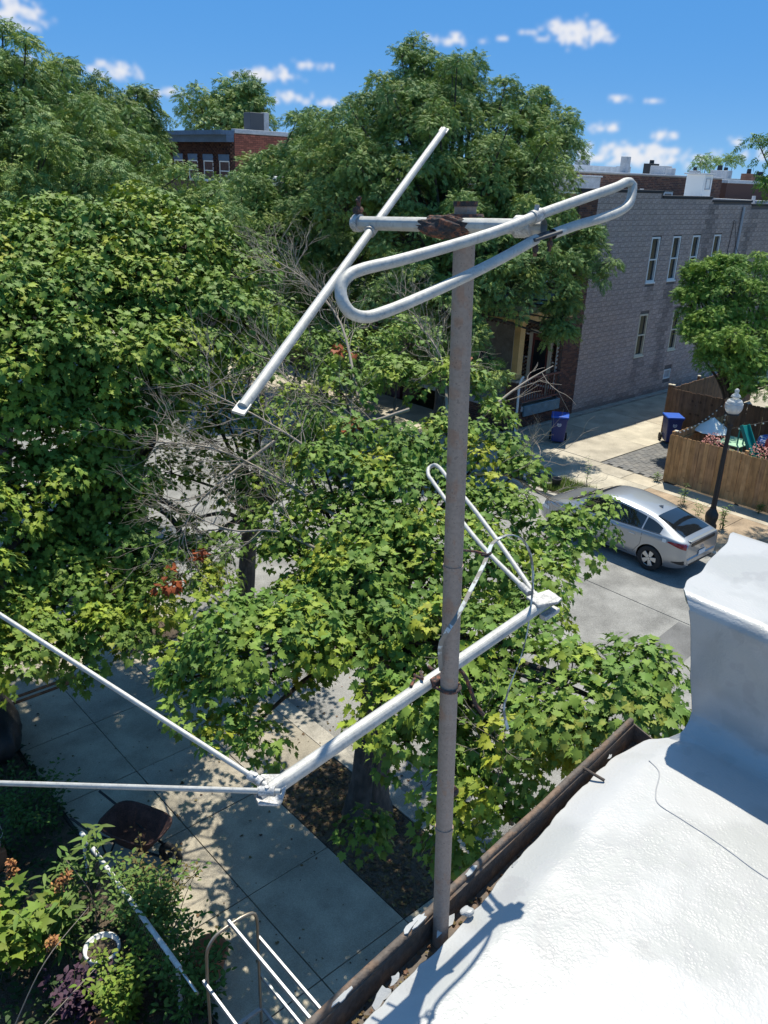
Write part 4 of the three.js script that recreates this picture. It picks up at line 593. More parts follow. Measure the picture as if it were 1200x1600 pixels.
  const topY = (x, z) => { const h = half(x); z = Math.abs(z); for (let j = 10; j < 16; j++) if (z <= h[j][0] && z >= h[j + 1][0]) return lerp(h[j][1], h[j + 1][1], (h[j][0] - z) / Math.max(1e-5, h[j][0] - h[j + 1][0])); return h[10][1]; };
  function sidePatch(x0, x1, ylo, yhi, s, off, nx = 16, ny = 6) { const p = [], id = []; for (let i = 0; i <= nx; i++) for (let j = 0; j <= ny; j++) { const x = lerp(x0, x1, i / nx), y = lerp(ylo(x), yhi(x), j / ny); p.push(x, y, s * (sideZ(x, y) + off)); } for (let i = 0; i < nx; i++) for (let j = 0; j < ny; j++) { const a = i * (ny + 1) + j, b = a + ny + 1; s > 0 ? id.push(a, b, a + 1, b, b + 1, a + 1) : id.push(a, a + 1, b, b, a + 1, b + 1); } const q = new THREE.BufferGeometry(); q.setAttribute('position', new THREE.Float32BufferAttribute(p, 3)); q.setIndex(id); q.computeVertexNormals(); return q; }
  function topPatch(x0, x1, zw, off, nx = 12, nz = 14) { const p = [], id = []; for (let i = 0; i <= nx; i++) for (let j = 0; j <= nz; j++) { const x = lerp(x0, x1, i / nx), z = lerp(-1, 1, j / nz) * zw(x); p.push(x, topY(x, z) + off, z); } for (let i = 0; i < nx; i++) for (let j = 0; j < nz; j++) { const a = i * (nz + 1) + j, b = a + nz + 1; id.push(a, a + 1, b, b, a + 1, b + 1); } const q = new THREE.BufferGeometry(); q.setAttribute('position', new THREE.Float32BufferAttribute(p, 3)); q.setIndex(id); q.computeVertexNormals(); return q; }
  const lowG = (x) => half(x)[10][1] + .012, upG = (x) => { const h = half(x); return Math.max(h[10][1] + .015, h[12][1] - .035); };
  for (const s of [-1, 1]) {
    for (const [a, b] of [[.72, 1.18], [1.22, 2.05], [2.10, 3.02]]) mesh('side_window', sidePatch(a, b, lowG, upG, s, .006), glassM, car);
    mesh('window_trim', tube(Array.from({ length: 24 }, (_, i) => { const x = lerp(.66, 3.1, i / 23); return V(x, lowG(x) - .012, s * (sideZ(x, lowG(x) - .012) + .004)); }), .007, 5, 60), M.blackGloss, car);
    mesh('pillar', sidePatch(2.052, 2.098, lowG, upG, s, .005, 2, 6), M.blackGloss, car);
    for (const x of [1.12, 2.08]) { const pts = []; for (let i = 0; i <= 8; i++) { const y = lerp(.36, .93, i / 8), xx = x + (x < 1.5 ? Math.max(0, .62 - y) * .7 + .04 : 0); pts.push(V(xx, y, s * (sideZ(xx, y) + .0005))); } mesh('door_seam', tube(pts, .0045, 4, 24), M.black, car); }
    mesh('sill_line', tube(Array.from({ length: 12 }, (_, i) => { const x = lerp(1.5, 3.1, i / 11); return V(x, .30, s * (sideZ(x, .30) + .002)); }), .008, 4, 24), M.black, car);
    for (const x of [1.33, 2.28]) mesh('door_handle', rbox(x, x + .17, .80, .835, s * (sideZ(x, .82)) - .02, s * (sideZ(x, .82)) + .02, .012, 2), M.steel, car);
    const mir = new THREE.SphereGeometry(1, 16, 12); mir.scale(.10, .07, .11); mir.translate(2.86, 1.0, s * .98); mesh('mirror', mir, paint, car);
    const red = new THREE.MeshPhysicalMaterial({ color: rgb(.28, .012, .018), roughness: .15, clearcoat: 1 });
    mesh('tail_light', sidePatch(.015, .46, (x) => lerp(.80, .90, x / .46), (x) => lerp(.955, .93, x / .46), s, .006, 12, 4), red, car);
    mesh('rear_reflector', sidePatch(.02, .30, (x) => .40 + x * .1, (x) => .52 - x * .25, s, .005, 8, 3), M.black, car);
    mesh('headlight', sidePatch(4.0, 4.36, (x) => .60, (x) => .70, s, .005, 8, 3), M.white, car);
  }
  mesh('rear_window', topPatch(.20, 1.02, (x) => lerp(.60, .50, smooth(.2, 1.02, x)), .006), glassM, car);
  mesh('windscreen', topPatch(2.68, 3.44, (x) => lerp(.50, .66, smooth(2.68, 3.44, x)), .006), glassM, car);
  { const f = prism([[0, 0], [.16, 0], [.05, .06], [.0, .065]], .03); f.rotateY(0); f.translate(1.18, top(1.25) - .012, -.015); mesh('shark_fin', f, paint, car); }
  for (const z of [-.2, .25]) { const a = V(3.40, topY(3.40, z) + .02, z), b = V(3.02, topY(3.02, z + .3) + .018, z + .3); mesh('wiper', rod(a, b, .008, .006, 5), M.black, car); }
  mesh('tail_panel', rbox(-.012, .0, .855, .935, -.56, .56, .004), M.blackGloss, car);
  mesh('spoiler', rbox(-.02, .08, .99, 1.01, -.62, .62, .009, 2), paint, car);
  const bp = mesh('bumper_trim', rbox(-.014, 0.01, .36, .50, -.55, .55, .004), M.black, car);
  const plate = mesh('licence_plate', rbox(-.024, -.0145, .53, .66, -.16, .16, .003), M.white, car);
  { const e = new THREE.TorusGeometry(.045, .007, 6, 24); e.scale(1.3, .8, 1); e.rotateY(Math.PI / 2); e.translate(-.016, .74, 0); mesh('emblem', e, M.steel, car); }
  mesh('lower_bumper', rbox(-.03, .12, .40, .56, -.66, .66, .04, 3), paint, car);
  mesh('sticker', sidePatch(.50, .60, () => .875, () => .96, -1, .004, 4, 4), M.white, car);
  const tyreG = lathe([[.2, -.1], [.29, -.105], [.32, -.09], [.325, -.05], [.325, .05], [.32, .09], [.29, .105], [.2, .1]], 36).rotateX(Math.PI / 2);
  const rimM = std({ color: rgb(.55, .56, .57), metalness: .8, roughness: .35 });
  const dishG = lathe([[0, .0], [.205, .0], [.215, .075], [.225, .085], [.225, -.05], [0, -.05]], 30).rotateX(Math.PI / 2);
  for (const [x, s] of wheels) {
    const w = mesh('wheel', tyreG, M.rubber, car); w.position.set(x, .325, s * .795);
    const d = mesh('wheel_disc', dishG, M.black, w); d.rotation.y = s > 0 ? 0 : Math.PI;
    const sp = []; for (let k = 0; k < 5; k++) { const q = prism([[.02, -.03], [.20, -.062], [.212, .0], [.20, .062], [.02, .03]], .014, .003); q.rotateZ(k * 1.2566); sp.push(q); } sp.push(new THREE.TorusGeometry(.208, .013, 8, 36)); sp.push(new THREE.CylinderGeometry(.03, .03, .03, 16).rotateX(Math.PI / 2).translate(0, 0, .012));
    const sg = merge(sp); const rim = mesh('rim', sg, rimM, w); rim.position.z = s * .07; if (s < 0) rim.rotation.y = Math.PI;
  }
  mesh('underbody', box(.3, 4.2, .2, .34, -.6, .6), M.black, car);
}

// ------------------------------------------------------------------ leaves, plants and trees
const leafMat = (r, g, b, t = .22) => new THREE.MeshPhysicalMaterial({ color: rgb(r, g, b), roughness: .6, specularIntensity: .35, transmission: t, thickness: 0, side: THREE.DoubleSide });
function shapeLeaf(pts, fold = .2, droop = .25) {
  const g = new THREE.ShapeGeometry(new THREE.Shape(pts.map(([x, y]) => new THREE.Vector2(x, y)))); const p = g.attributes.position;
  for (let i = 0; i < p.count; i++) { const x = p.getX(i), y = p.getY(i); p.setZ(i, Math.abs(x) * fold - y * y * droop); }
  g.computeVertexNormals(); return g;      // leaf lies in xy, tip at +y, face +z
}
const sym = (h) => [...h, ...h.slice(1, -1).reverse().map(([x, y]) => [-x, y])];
const mapleLeaf = shapeLeaf(sym([[0, .06], [.16, -.03], [.34, .0], [.27, .13], [.52, .24], [.38, .33], [.54, .55], [.33, .52], [.25, .50], [.22, .72], [.13, .72], [0, 1.02]]), .22, .28);
const mapleSimple = shapeLeaf(sym([[0, .05], [.3, .0], [.52, .26], [.36, .34], [.5, .58], [.24, .52], [.13, .74], [0, 1.0]]), .22, .28);
const ovalLeaf = shapeLeaf(sym([[0, 0], [.2, .22], [.25, .5], [.15, .8], [0, 1]]), .25, .3);
const narrowLeaf = shapeLeaf(sym([[0, 0], [.1, .2], [.13, .5], [.08, .8], [0, 1]]), .3, .35);
const sprig = (() => { const L = []; for (let k = 0; k < 7; k++) { const l = shapeLeaf([[0, 0], [.085, .17], [0, .40], [-.085, .17]], .3, .3), a = k === 6 ? 0 : (k % 2 ? 1 : -1) * (1.0 - .06 * k), y = k === 6 ? .66 : .1 + Math.floor(k / 2) * .22; l.rotateX(-.25); l.rotateZ(-a); l.translate(0, y, -y * y * .25); L.push(l); } return merge(L); })();
const UP = V(0, 1, 0);
function placeLeaf(p, out, nrm, size, r) {      // matrix of a leaf at p, pointing along out, face towards nrm
  const y = out.clone().addScaledVector(nrm, -out.dot(nrm)); if (y.lengthSq() < 1e-6) y.set(1, 0, 0).addScaledVector(nrm, -nrm.x); y.normalize();
  const x = y.clone().cross(nrm); return new THREE.Matrix4().makeBasis(x.multiplyScalar(size), y.multiplyScalar(size), nrm.clone().multiplyScalar(size)).setPosition(p);
}
function crownLeaves(clumps, o, r) {
  // tufts of leaves on the outer part of every clump; returns [{m, c, d}] and twig list
  const leaves = [], twigs = [];
  for (const [cx, cy, cz, R] of clumps) {
    const C = V(cx, cy, cz), n = Math.max(4, Math.round(o.tufts * Math.pow(R / o.refR, 2)));
    for (let i = 0; i < n; i++) {
      const u = r() * 2 - 1, a = r() * 6.2832, s = Math.sqrt(1 - u * u); let d = V(s * Math.cos(a), u, s * Math.sin(a)); if (d.y < -.35 && r() < .6) d.y *= -1;
      const rad = R * (.45 + .5 * Math.pow(r(), .6)); const T = C.clone().add(V(d.x * rad, d.y * rad * .8, d.z * rad)); const tr = o.tuftR * (.65 + .7 * r());
      const nrm = d.clone().multiplyScalar(.55).addScaledVector(UP, .75).add(V((r() - .5) * .5, 0, (r() - .5) * .5)).normalize();
      twigs.push([C, T]);
      const hue = r(), tint = o.tint(hue, r), k = Math.round(o.leaves * (tr / o.tuftR) ** 2);
      const t1 = V(1, 0, 0).addScaledVector(nrm, -nrm.x).normalize(), t2 = nrm.clone().cross(t1);
      for (let j = 0; j < k; j++) {
        const b = r() * 6.2832, q = tr * Math.sqrt(r()), od = t1.clone().multiplyScalar(Math.cos(b)).addScaledVector(t2, Math.sin(b));
        const p = T.clone().addScaledVector(od, q).addScaledVector(nrm, (r() - .35) * tr * .55 - q * q / tr * .35);
        const ln = nrm.clone().multiplyScalar(.7).addScaledVector(od, .35 * q / tr).addScaledVector(UP, .3).add(V((r() - .5) * o.spread, (r() - .5) * o.spread * .7, (r() - .5) * o.spread)).normalize();
        const outd = od.clone().add(V((r() - .5) * .8, -.35, (r() - .5) * .8));
        const v = .75 + r() * .5;
        leaves.push({ p, m: placeLeaf(p, outd, ln, o.size * (.5 + .85 * r()), r), c: [tint[0] * v, tint[1] * v, tint[2] * v] });
      }
    }
  }
  return { leaves, twigs };
}
const bark = std({ map: tex(256, 1, (u, v) => { const a = fbm(u * 24, v * 5, 24, 4), b = fbm(u * 9, v * 9, 9, 3); const k = .5 + .9 * a * b * 2; return [.105 * k, .09 * k, .075 * k]; }), roughness: .95, bumpMap: bumpFine, bumpScale: .02 });
const deadBark = std({ map: grain(128, .3, [.31, .26, .21], .5, 64, 5), roughness: .9 });
function tree(name, label, group, base, trunkR, fork, clumps, o, seed) {
  const r = rng(seed), t = thing(name, label, 'tree', [base[0], 0, base[1]], 0, group), off = V(base[0], 0, base[1]);
  const loc = (v) => v.clone().sub(off);
  if (o.shoots) { const extra = []; for (const [x, y, z, R] of clumps) for (let i = 0; i < o.shoots; i++) { const a = r() * 6.283, e = .25 + r() * 1.2; const q = R * (1.0 + .22 * r()); extra.push([x + Math.cos(a) * Math.cos(e) * q, y + Math.sin(e) * q * .9, z + Math.sin(a) * Math.cos(e) * q, R * (.16 + .16 * r())]); } clumps = [...clumps, ...extra]; }
  const F = V(fork[0], fork[1], fork[2]);
  const tg = taper([V(base[0], -.05, base[1]), V(base[0], .25, base[1]), V(lerp(base[0], F.x, .35), F.y * .5, lerp(base[1], F.z, .35)), F], trunkR, trunkR * .7, 14, 14);
  { const p = tg.attributes.position; for (let i = 0; i < p.count; i++) { const x = p.getX(i) - base[0], z = p.getZ(i) - base[1], y = p.getY(i), a = Math.atan2(z, x), s = 1 + .06 * Math.sin(a * 7 + y * 2) + .25 * Math.exp(-y * 3.5) * (1 + .3 * Math.sin(a * 4)); p.setX(i, base[0] + x * (y < F.y * .5 ? s : 1)); p.setZ(i, base[1] + z * (y < F.y * .5 ? s : 1)); } tg.computeVertexNormals(); }
  mesh('trunk', triUV(tg).translate(-off.x, 0, -off.z), bark, t);
  const limbs = [];
  for (const [x, y, z, R] of clumps) { const C = V(x, y, z), mid = F.clone().lerp(C, .5).add(V((r() - .5) * .4, .15 * F.distanceTo(C) * .5, (r() - .5) * .4)); const d = F.distanceTo(C); limbs.push(taper([F.clone().add(V((r() - .5) * trunkR, -.2, (r() - .5) * trunkR)), F.clone().lerp(mid, .5).add(V(0, .1, 0)), mid, C], Math.min(trunkR * .5, .02 + d * .018), .012, 6, 8)); }
  const { leaves, twigs } = crownLeaves(clumps, o, r);
  const tw = []; for (const [a, b] of twigs) if (r() < o.twigs) tw.push(taper([a, a.clone().lerp(b, .5).add(V((r() - .5) * .15, (r() - .5) * .15, (r() - .5) * .15)), b], o.twigR || .011, .003, 3, 3));
  mesh('limbs', merge([...limbs, ...tw]).translate(-off.x, 0, -off.z), bark, t).userData.kind = 'stuff';
  let rest = leaves;
  if (o.single) {      // the leaves that show largest are meshes of their own
    leaves.sort((a, b) => a.p.distanceToSquared(EYE) - b.p.distanceToSquared(EYE));
    const inv = new THREE.Matrix4().makeTranslation(-off.x, 0, -off.z);
    const isIn = (p) => { const q = p.clone().project(camera); return Math.abs(q.x) < .98 && Math.abs(q.y) < .98; };
    camera.aspect = .75; camera.updateProjectionMatrix(); camera.updateMatrixWorld();
    const near = [], far = []; for (const l of leaves) (near.length < o.single && isIn(l.p) ? near : far).push(l); rest = far;
    for (const l of near) { const m = mesh('leaf', o.geo, o.singleMats[Math.floor(r() * o.singleMats.length)], t); m.applyMatrix4(inv.clone().multiply(l.m)); }
  }
  const im = new THREE.InstancedMesh(o.geo, o.mat, rest.length), col = new THREE.Color(), inv = new THREE.Matrix4().makeTranslation(-off.x, 0, -off.z);
  im.name = 'crown'; im.userData.kind = 'stuff'; im.castShadow = im.receiveShadow = true;
  rest.forEach((l, i) => { im.setMatrixAt(i, inv.clone().multiply(l.m)); im.setColorAt(i, col.setRGB(...l.c)); });
  t.add(im); return t;
}
const mapleC = [.165, .25, .042];
const mapleTint = (h, r) => h > .97 ? [1.95, 1.4, .8] : h > .8 ? [1.6, 1.35, .9] : h > .4 ? [1.1, 1.1, 1] : [.8, .92, .95];
const ashTint = (h, r) => h > .85 ? [1.35, 1.2, .9] : h > .4 ? [1.05, 1.08, 1] : [.82, .92, 1.05];
const OM = { tufts: 17, refR: .8, tuftR: .27, leaves: 50, size: .098, spread: 1.2, geo: mapleLeaf, mat: leafMat(...mapleC), tint: mapleTint, twigs: .8, single: 300, singleMats: [leafMat(.165, .25, .042), leafMat(.185, .275, .045), leafMat(.13, .21, .04), leafMat(.26, .29, .05)] };
tree('maple_tree', 'maple in the middle distance behind the bare dead branches', 'maples along the near kerb', [7.6, -12.2], .2, [7.8, 2.6, -12.2], CL_M3, { ...OM, single: 0, tufts: 30, refR: .9, leaves: 24 }, 113);
const nearMaple = tree('maple_tree', 'near maple tree with crown behind the antenna mast, rooted in the pavement pit', 'maples along the near kerb', [6.45, -7.1], .30, [6.7, 2.6, -7.2], CL_M1, OM, 101);
tree('maple_tree', 'large dark maple on the left over the near pavement', 'maples along the near kerb', [6.4, -14.6], .32, [6.2, 2.8, -14.2], CL_M2, { ...OM, tufts: 34, refR: 1, tuftR: .30, leaves: 62, size: .106 }, 102);
const OA = { tufts: 80, refR: 1.7, tuftR: .36, leaves: 46, size: .175, spread: 1.8, shoots: 4, geo: sprig, mat: leafMat(.215, .305, .085), tint: ashTint, twigs: .5, twigR: .02 };
tree('ash_tree', 'tall fine-leaved tree at the upper left edge', 'fine-leaved street trees', [6.6, -23], .3, [7.2, 4, -22.6], CL_A1, OA, 103);
tree('ash_tree', 'fine-leaved tree in front of the tall brick house', 'fine-leaved street trees', [21, -33], .3, [20.6, 3.6, -32], CL_A2, { ...OA, refR: 2, tuftR: .42, size: .21, shoots: 2 }, 104);
tree('ash_tree', 'tallest fine-leaved tree behind the top of the antenna', 'fine-leaved street trees', [21.3, -20.2], .34, [21.8, 4, -20.6], CL_A3, { ...OA }, 105);
tree('ash_tree', 'low fine-leaved tree in the shade behind the bare branches', 'fine-leaved street trees', [20.6, -26.5], .26, [20.4, 2.5, -26], CL_A4, { ...OA, size: .21, tufts: 60 }, 106);
tree('ash_tree', 'distant dark tree left of the tall brick house', 'fine-leaved street trees', [18, -42], .3, [18.5, 5, -41], CL_A5, { ...OA, shoots: 2, tuftR: .5, size: .30, tufts: 70, refR: 2.2, mat: leafMat(.15, .225, .06) }, 107);
tree('distant_tree', 'spiky light green tree standing behind the tall brick house', null, [36.8, -58], .3, [36.8, 6, -58], CL_F1, { ...OA, shoots: 3, tuftR: .6, size: .42, tufts: 60, refR: 2.4, leaves: 26 }, 108);
tree('distant_tree', 'small tree on the skyline above the far roofs', null, [81.5, -44.5], .25, [81.6, 6, -44.5], CL_F2, { ...OA, tuftR: .7, size: .5, tufts: 16, leaves: 22, refR: 1.5, shoots: 0 }, 109);
tree('distant_tree', 'rightmost small tree on the skyline above the far roofs', null, [87.8, -45], .25, [87.8, 6, -45], CL_F3, { ...OA, tuftR: .7, size: .5, tufts: 14, leaves: 20, refR: 1.5, shoots: 0 }, 110);
tree('yard_tree', 'bright green bushy tree behind the wooden fence before the grey wall', null, [28.6, -12.9], .14, [28.4, 1.6, -12.9], CL_B1, { ...OA, shoots: 2, refR: 1.1, tufts: 34, tuftR: .30, leaves: 38, size: .165, mat: leafMat(.20, .32, .055) }, 111);
tree('yard_tree', 'leafy branch end of a tree reaching in at the right edge', null, [25.6, -8.6], .16, [25.2, 4, -9], CL_R1, { ...OA, shoots: 0, refR: .9, tufts: 16, tuftR: .26, leaves: 24, size: .18, mat: leafMat(.14, .25, .04) }, 112);
// far woodland to close the horizon
{
  const r = rng(77), cl = []; for (let i = 0; i < 46; i++) { const a = (-85 + i * 2.6) * Math.PI / 180, d = 115 + r() * 40; cl.push([Math.cos(a) * d, 4 + r() * 2.2, Math.sin(a) * d, 3.2 + r() * 1.5]); }
  const { leaves } = crownLeaves(cl, { tufts: 26, refR: 3.5, tuftR: 1.3, leaves: 20, size: 1.2, spread: 1, tint: ashTint }, r);
  const im = new THREE.InstancedMesh(mapleSimple, leafMat(.09, .16, .04), leaves.length), col = new THREE.Color(); leaves.forEach((l, i) => { im.setMatrixAt(i, l.m); im.setColorAt(i, col.setRGB(...l.c)); });
  im.name = 'distant_woodland'; im.userData = { kind: 'stuff', label: 'far belt of green trees closing the horizon', category: 'woodland' }; scene.add(im);
}
// dead bare limbs in the near maple
{
  const r = rng(55), off = V(6.45, 0, -7.1);
  DEAD.forEach((path, di) => {
    const pts = path.map(VA), geos = [], tips = []; const c = new THREE.CatmullRomCurve3(pts);
    const len = c.getLength(); geos.push(taper(pts, .028, .008, 6, 12));
    const grow = (p, d, L, rad, depth) => { if (depth === 0 || L < .06) { tips.push(p); return; } const mid = p.clone().addScaledVector(d, L * .5).add(V((r() - .5) * L * .22, (r() - .5) * L * .22, (r() - .5) * L * .22)), e = p.clone().addScaledVector(d, L).add(V((r() - .5) * L * .25, (r() - .5) * L * .25, (r() - .5) * L * .25)); geos.push(taper([p, mid, e], rad, rad * .6, 4, 3)); const k = 2 + (r() < .45 ? 1 : 0); for (let i = 0; i < k; i++) { const nd = e.clone().sub(p).normalize().add(V((r() - .5) * 1.5, (r() - .4) * 1.2, (r() - .5) * 1.5)).normalize(); grow(i ? mid.clone().lerp(e, r()) : e, nd, L * (.55 + r() * .3), rad * .62, depth - 1); } };
    const nb = di === 9 ? 5 : di === 5 ? 4 : Math.round(len * 8); for (let i = 0; i < nb; i++) { const t = .22 + .78 * (i + r()) / nb, p = c.getPointAt(Math.min(1, t)), T = c.getTangentAt(Math.min(1, t)); const d = T.clone().multiplyScalar(.7).add(V((r() - .5) * 1.6, (r() - .45) * 1.4, (r() - .5) * 1.6)).normalize(); grow(p, d, .34 + r() *   .28, .0085, di === 5 ? 2 : 4); }
    const m = mesh('dead_limb', merge(geos).translate(-off.x, 0, -off.z), deadBark, nearMaple); m.userData.label = 'bare grey dead limb without leaves';
    if ([2, 4, 0, 7].includes(di)) { const im = new THREE.InstancedMesh(mapleSimple, leafMat(.30, .075, .025, .2), 60); const use = di === 2 ? tips.slice(-60) : tips.slice(0, 30); const nL = Math.min(di === 2 ? 60 : 18, use.length * 3); for (let i = 0; i < nL; i++) { const p = use[Math.floor(i / 4) % use.length].clone().add(V((r() - .5) * .16, -r() * .14, (r() - .5) * .16)); im.setMatrixAt(i, placeLeaf(p.sub(off), V(r() - .5, -1, r() - .5), V(r() - .5, .6, r() - .5).normalize(), .07 + r() * .05, r)); } im.count = nL; im.name = 'withered_leaves'; im.userData.kind = 'stuff'; m.add(im); }
  });
}
function leafyPlant(name, label, cat, p, o, seed, group) {      // stems with leaves spread along them
  const r = rng(seed), t = thing(name, label, cat, p, 0, group), stems = [], L = [];
  for (let s = 0; s < o.stems; s++) {
    const a = r() * 6.283, lean = o.lean * (.3 + r()), H = o.h * (.6 + .5 * r()), b = V((r() - .5) * o.w * .5, 0, (r() - .5) * o.w * .5), e = b.clone().add(V(Math.cos(a) * lean * H, H, Math.sin(a) * lean * H)), c = new THREE.CatmullRomCurve3([b, b.clone().lerp(e, .5).add(V(0, H * .1, 0)), e]);
    stems.push(taper([b, c.getPoint(.5), e], .008, .003, 4, 4));
    for (let i = 0; i < o.n; i++) { const tt = o.from + (1 - o.from) * (i + r()) / o.n, q = c.getPoint(tt), an = i * 2.4 + r(), od = V(Math.cos(an), .35 + tt * .5, Math.sin(an)); const nr = V(Math.cos(an) * -.35, 1, Math.sin(an) * -.35).add(V((r() - .5) * .6, 0, (r() - .5) * .6)).normalize(); L.push([q.add(od.clone().multiplyScalar(o.gap * r())), od, nr, o.size * (.6 + .6 * r())]); }
  }
  mesh('stems', merge(stems), o.stemMat || std({ color: rgb(.07, .09, .03), roughness: .9 }), t);
  const im = new THREE.InstancedMesh(o.geo, o.mat, L.length), col = new THREE.Color(); L.forEach(([q, od, nr, s], i) => { im.setMatrixAt(i, placeLeaf(q, od, nr, s, r)); const v = .7 + r() * .6; im.setColorAt(i, col.setRGB(v * (.9 + r() * .3), v, v)); }); im.name = 'foliage'; im.userData.kind = 'stuff'; im.castShadow = im.receiveShadow = true; t.add(im);
  return t;
}
// ------------------------------------------------------------------ garden at the lower left
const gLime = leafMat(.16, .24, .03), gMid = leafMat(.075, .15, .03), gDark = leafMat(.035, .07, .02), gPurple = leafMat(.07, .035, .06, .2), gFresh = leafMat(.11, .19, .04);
{ // ground cover under the trees
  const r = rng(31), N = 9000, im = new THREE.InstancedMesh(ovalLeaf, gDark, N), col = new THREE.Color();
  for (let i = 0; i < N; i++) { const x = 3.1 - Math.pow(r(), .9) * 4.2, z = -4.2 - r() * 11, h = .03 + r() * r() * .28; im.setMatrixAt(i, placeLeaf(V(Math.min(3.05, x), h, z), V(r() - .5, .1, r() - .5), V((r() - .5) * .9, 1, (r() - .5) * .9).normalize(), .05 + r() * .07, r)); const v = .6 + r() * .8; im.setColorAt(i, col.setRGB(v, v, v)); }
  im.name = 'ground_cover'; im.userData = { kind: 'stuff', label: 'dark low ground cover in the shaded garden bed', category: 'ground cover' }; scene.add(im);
}
{ // leaf litter on the pavement, in the pits and in the gutter
  const lit = (name, label, n, seed, fn) => { const r = rng(seed), im = new THREE.InstancedMesh(mapleSimple, leafMat(.16, .10, .05, .1), n), col = new THREE.Color(); for (let i = 0; i < n; i++) { const [p, s] = fn(r); im.setMatrixAt(i, placeLeaf(p, V(r() - .5, 0, r() - .5), V((r() - .5) * .7, 1, (r() - .5) * .7).normalize(), s, r)); const v = .35 + r() * 1.1; im.setColorAt(i, col.setRGB(v, v * (.8 + r() * .5), v)); } im.name = name; im.userData = { kind: 'stuff', label, category: 'leaf litter' }; scene.add(im); };
  lit('pavement_litter', 'scattered dry leaves and bits on the near pavement', 520, 401, (r) => { const k = r(); return [V(k < .3 ? 6.5 + r() * .45 : 3.1 + r() * 3.4, .012, -3 - r() * 14), .018 + r() * r() * .05]; });
  lit('pit_litter', 'dry leaves and mulch in the tree pit under the near maple', 1500, 402, (r) => [V(5.6 + r() * 1.2, -.008 + r() * .01, -8.5 + r() * 3.1), .02 + r() * .05]);
  lit('road_litter', 'dry leaf bits along the near kerb in the road', 420, 403, (r) => [V(7.2 + r() * r() * 3.5, -.112, -4 - r() * 14), .02 + r() * .04]);
  lit('gutter_litter', 'crumbled leaf debris lying in the rusty gutter', 260, 404, (r) => { const x = .6 + r() * 1.85; return [V(x, 6.803 + r() * .008, GUT(x) + .02 + r() * .06), .006 + r() * .012]; });
}
leafyPlant('leaning_shrub', 'green shrub spilling over the white pipe rail at the pavement edge', 'shrub', [3.0, 0, -7.2], { stems: 46, n: 26, h: 1.0, w: 1.3, lean: .55, from: .15, gap: .1, size: .075, geo: ovalLeaf, mat: gFresh }, 201);
leafyPlant('leaning_shrub', 'dense low shrub in front of the metal frame', 'shrub', [2.95, 0, -6.2], { stems: 40, n: 24, h: .8, w: 1.2, lean: .6, from: .1, gap: .1, size: .075, geo: ovalLeaf, mat: gMid }, 202);
leafyPlant('long_leaf_plant', 'tall long-leaved plant standing by the pipe rail in the sun', 'plant', [2.55, 0, -8.0], { stems: 4, n: 22, h: 1.35, w: .5, lean: .22, from: .3, gap: .03, size: .19, geo: narrowLeaf, mat: gFresh }, 203, 'long-leaved plants');
leafyPlant('long_leaf_plant', 'long-leaved plant left of the white flower pot', 'plant', [2.12, 0, -7.55], { stems: 9, n: 20, h: 1.0, w: .7, lean: .3, from: .25, gap: .03, size: .2, geo: narrowLeaf, mat: gFresh }, 204, 'long-leaved plants');
leafyPlant('lime_shrub', 'yellow-green bush at the bottom edge of the picture', 'shrub', [2.28, 0, -6.45], { stems: 30, n: 28, h: .75, w: .7, lean: .45, from: .2, gap: .09, size: .075, geo: ovalLeaf, mat: gLime }, 205);
leafyPlant('purple_plant', 'dusky purple-leaved plant beside the yellow-green bush', 'plant', [1.95, 0, -6.75], { stems: 22, n: 16, h: .5, w: .6, lean: .5, from: .2, gap: .07, size: .09, geo: ovalLeaf, mat: gPurple }, 206);
leafyPlant('weedy_shrub', 'shaded fern-like growth around the white bucket', 'shrub', [2.5, 0, -10.0], { stems: 34, n: 24, h: .7, w: 1.5, lean: .6, from: .1, gap: .1, size: .07, geo: ovalLeaf, mat: gMid }, 207);
leafyPlant('reddish_shrub', 'thin reddish-tipped shrub by the pavement behind the frame', 'shrub', [3.28, 0, -7.6], { stems: 24, n: 18, h: .75, w: .8, lean: .5, from: .3, gap: .08, size: .06, geo: ovalLeaf, mat: leafMat(.13, .11, .035) }, 208);
{ // hydrangea with big lobed leaves and tawny flower heads
  const r = rng(61), t = leafyPlant('hydrangea', 'big-leaved hydrangea with tawny orange flower heads at the left edge', 'shrub', [1.55, 0, -7.75], { stems: 18, n: 13, h: 1.0, w: .9, lean: .5, from: .35, gap: .1, size: .16, geo: mapleSimple, mat: gLime }, 209);
  const fm = leafMat(.42, .20, .08, .15);
  for (const [x, y, z, ax, az] of [[.55, 1.0, .1, .6, .2], [-.12, 1.05, .0, .2, .1], [.32, .75, .55, -.1, .5], [-.45, .95, .2, .5, .1], [.25, .9, -.45, .2, -.4]]) { const im = new THREE.InstancedMesh(ovalLeaf, fm, 170), col = new THREE.Color(); const ax1 = V(ax, .7, az).normalize(); for (let i = 0; i < 170; i++) { const s = r(), a = r() * 6.283, rad = .085 * (1 - s * .7) * Math.sqrt(r()); const p = V(x, y, z).addScaledVector(ax1, s * .26).add(V(Math.cos(a) * rad, (r() - .5) * .08, Math.sin(a) * rad)); im.setMatrixAt(i, placeLeaf(p, V(r() - .5, r() - .5, r() - .5), V(r() - .5, r(), r() - .5).normalize(), .035 + r() * .02, r)); const v = .6 + r() * .7; im.setColorAt(i, col.setRGB(v, v * (.85 + r() * .3), v)); } im.name = 'flower_head'; im.userData.kind = 'stuff'; t.add(im); }
}
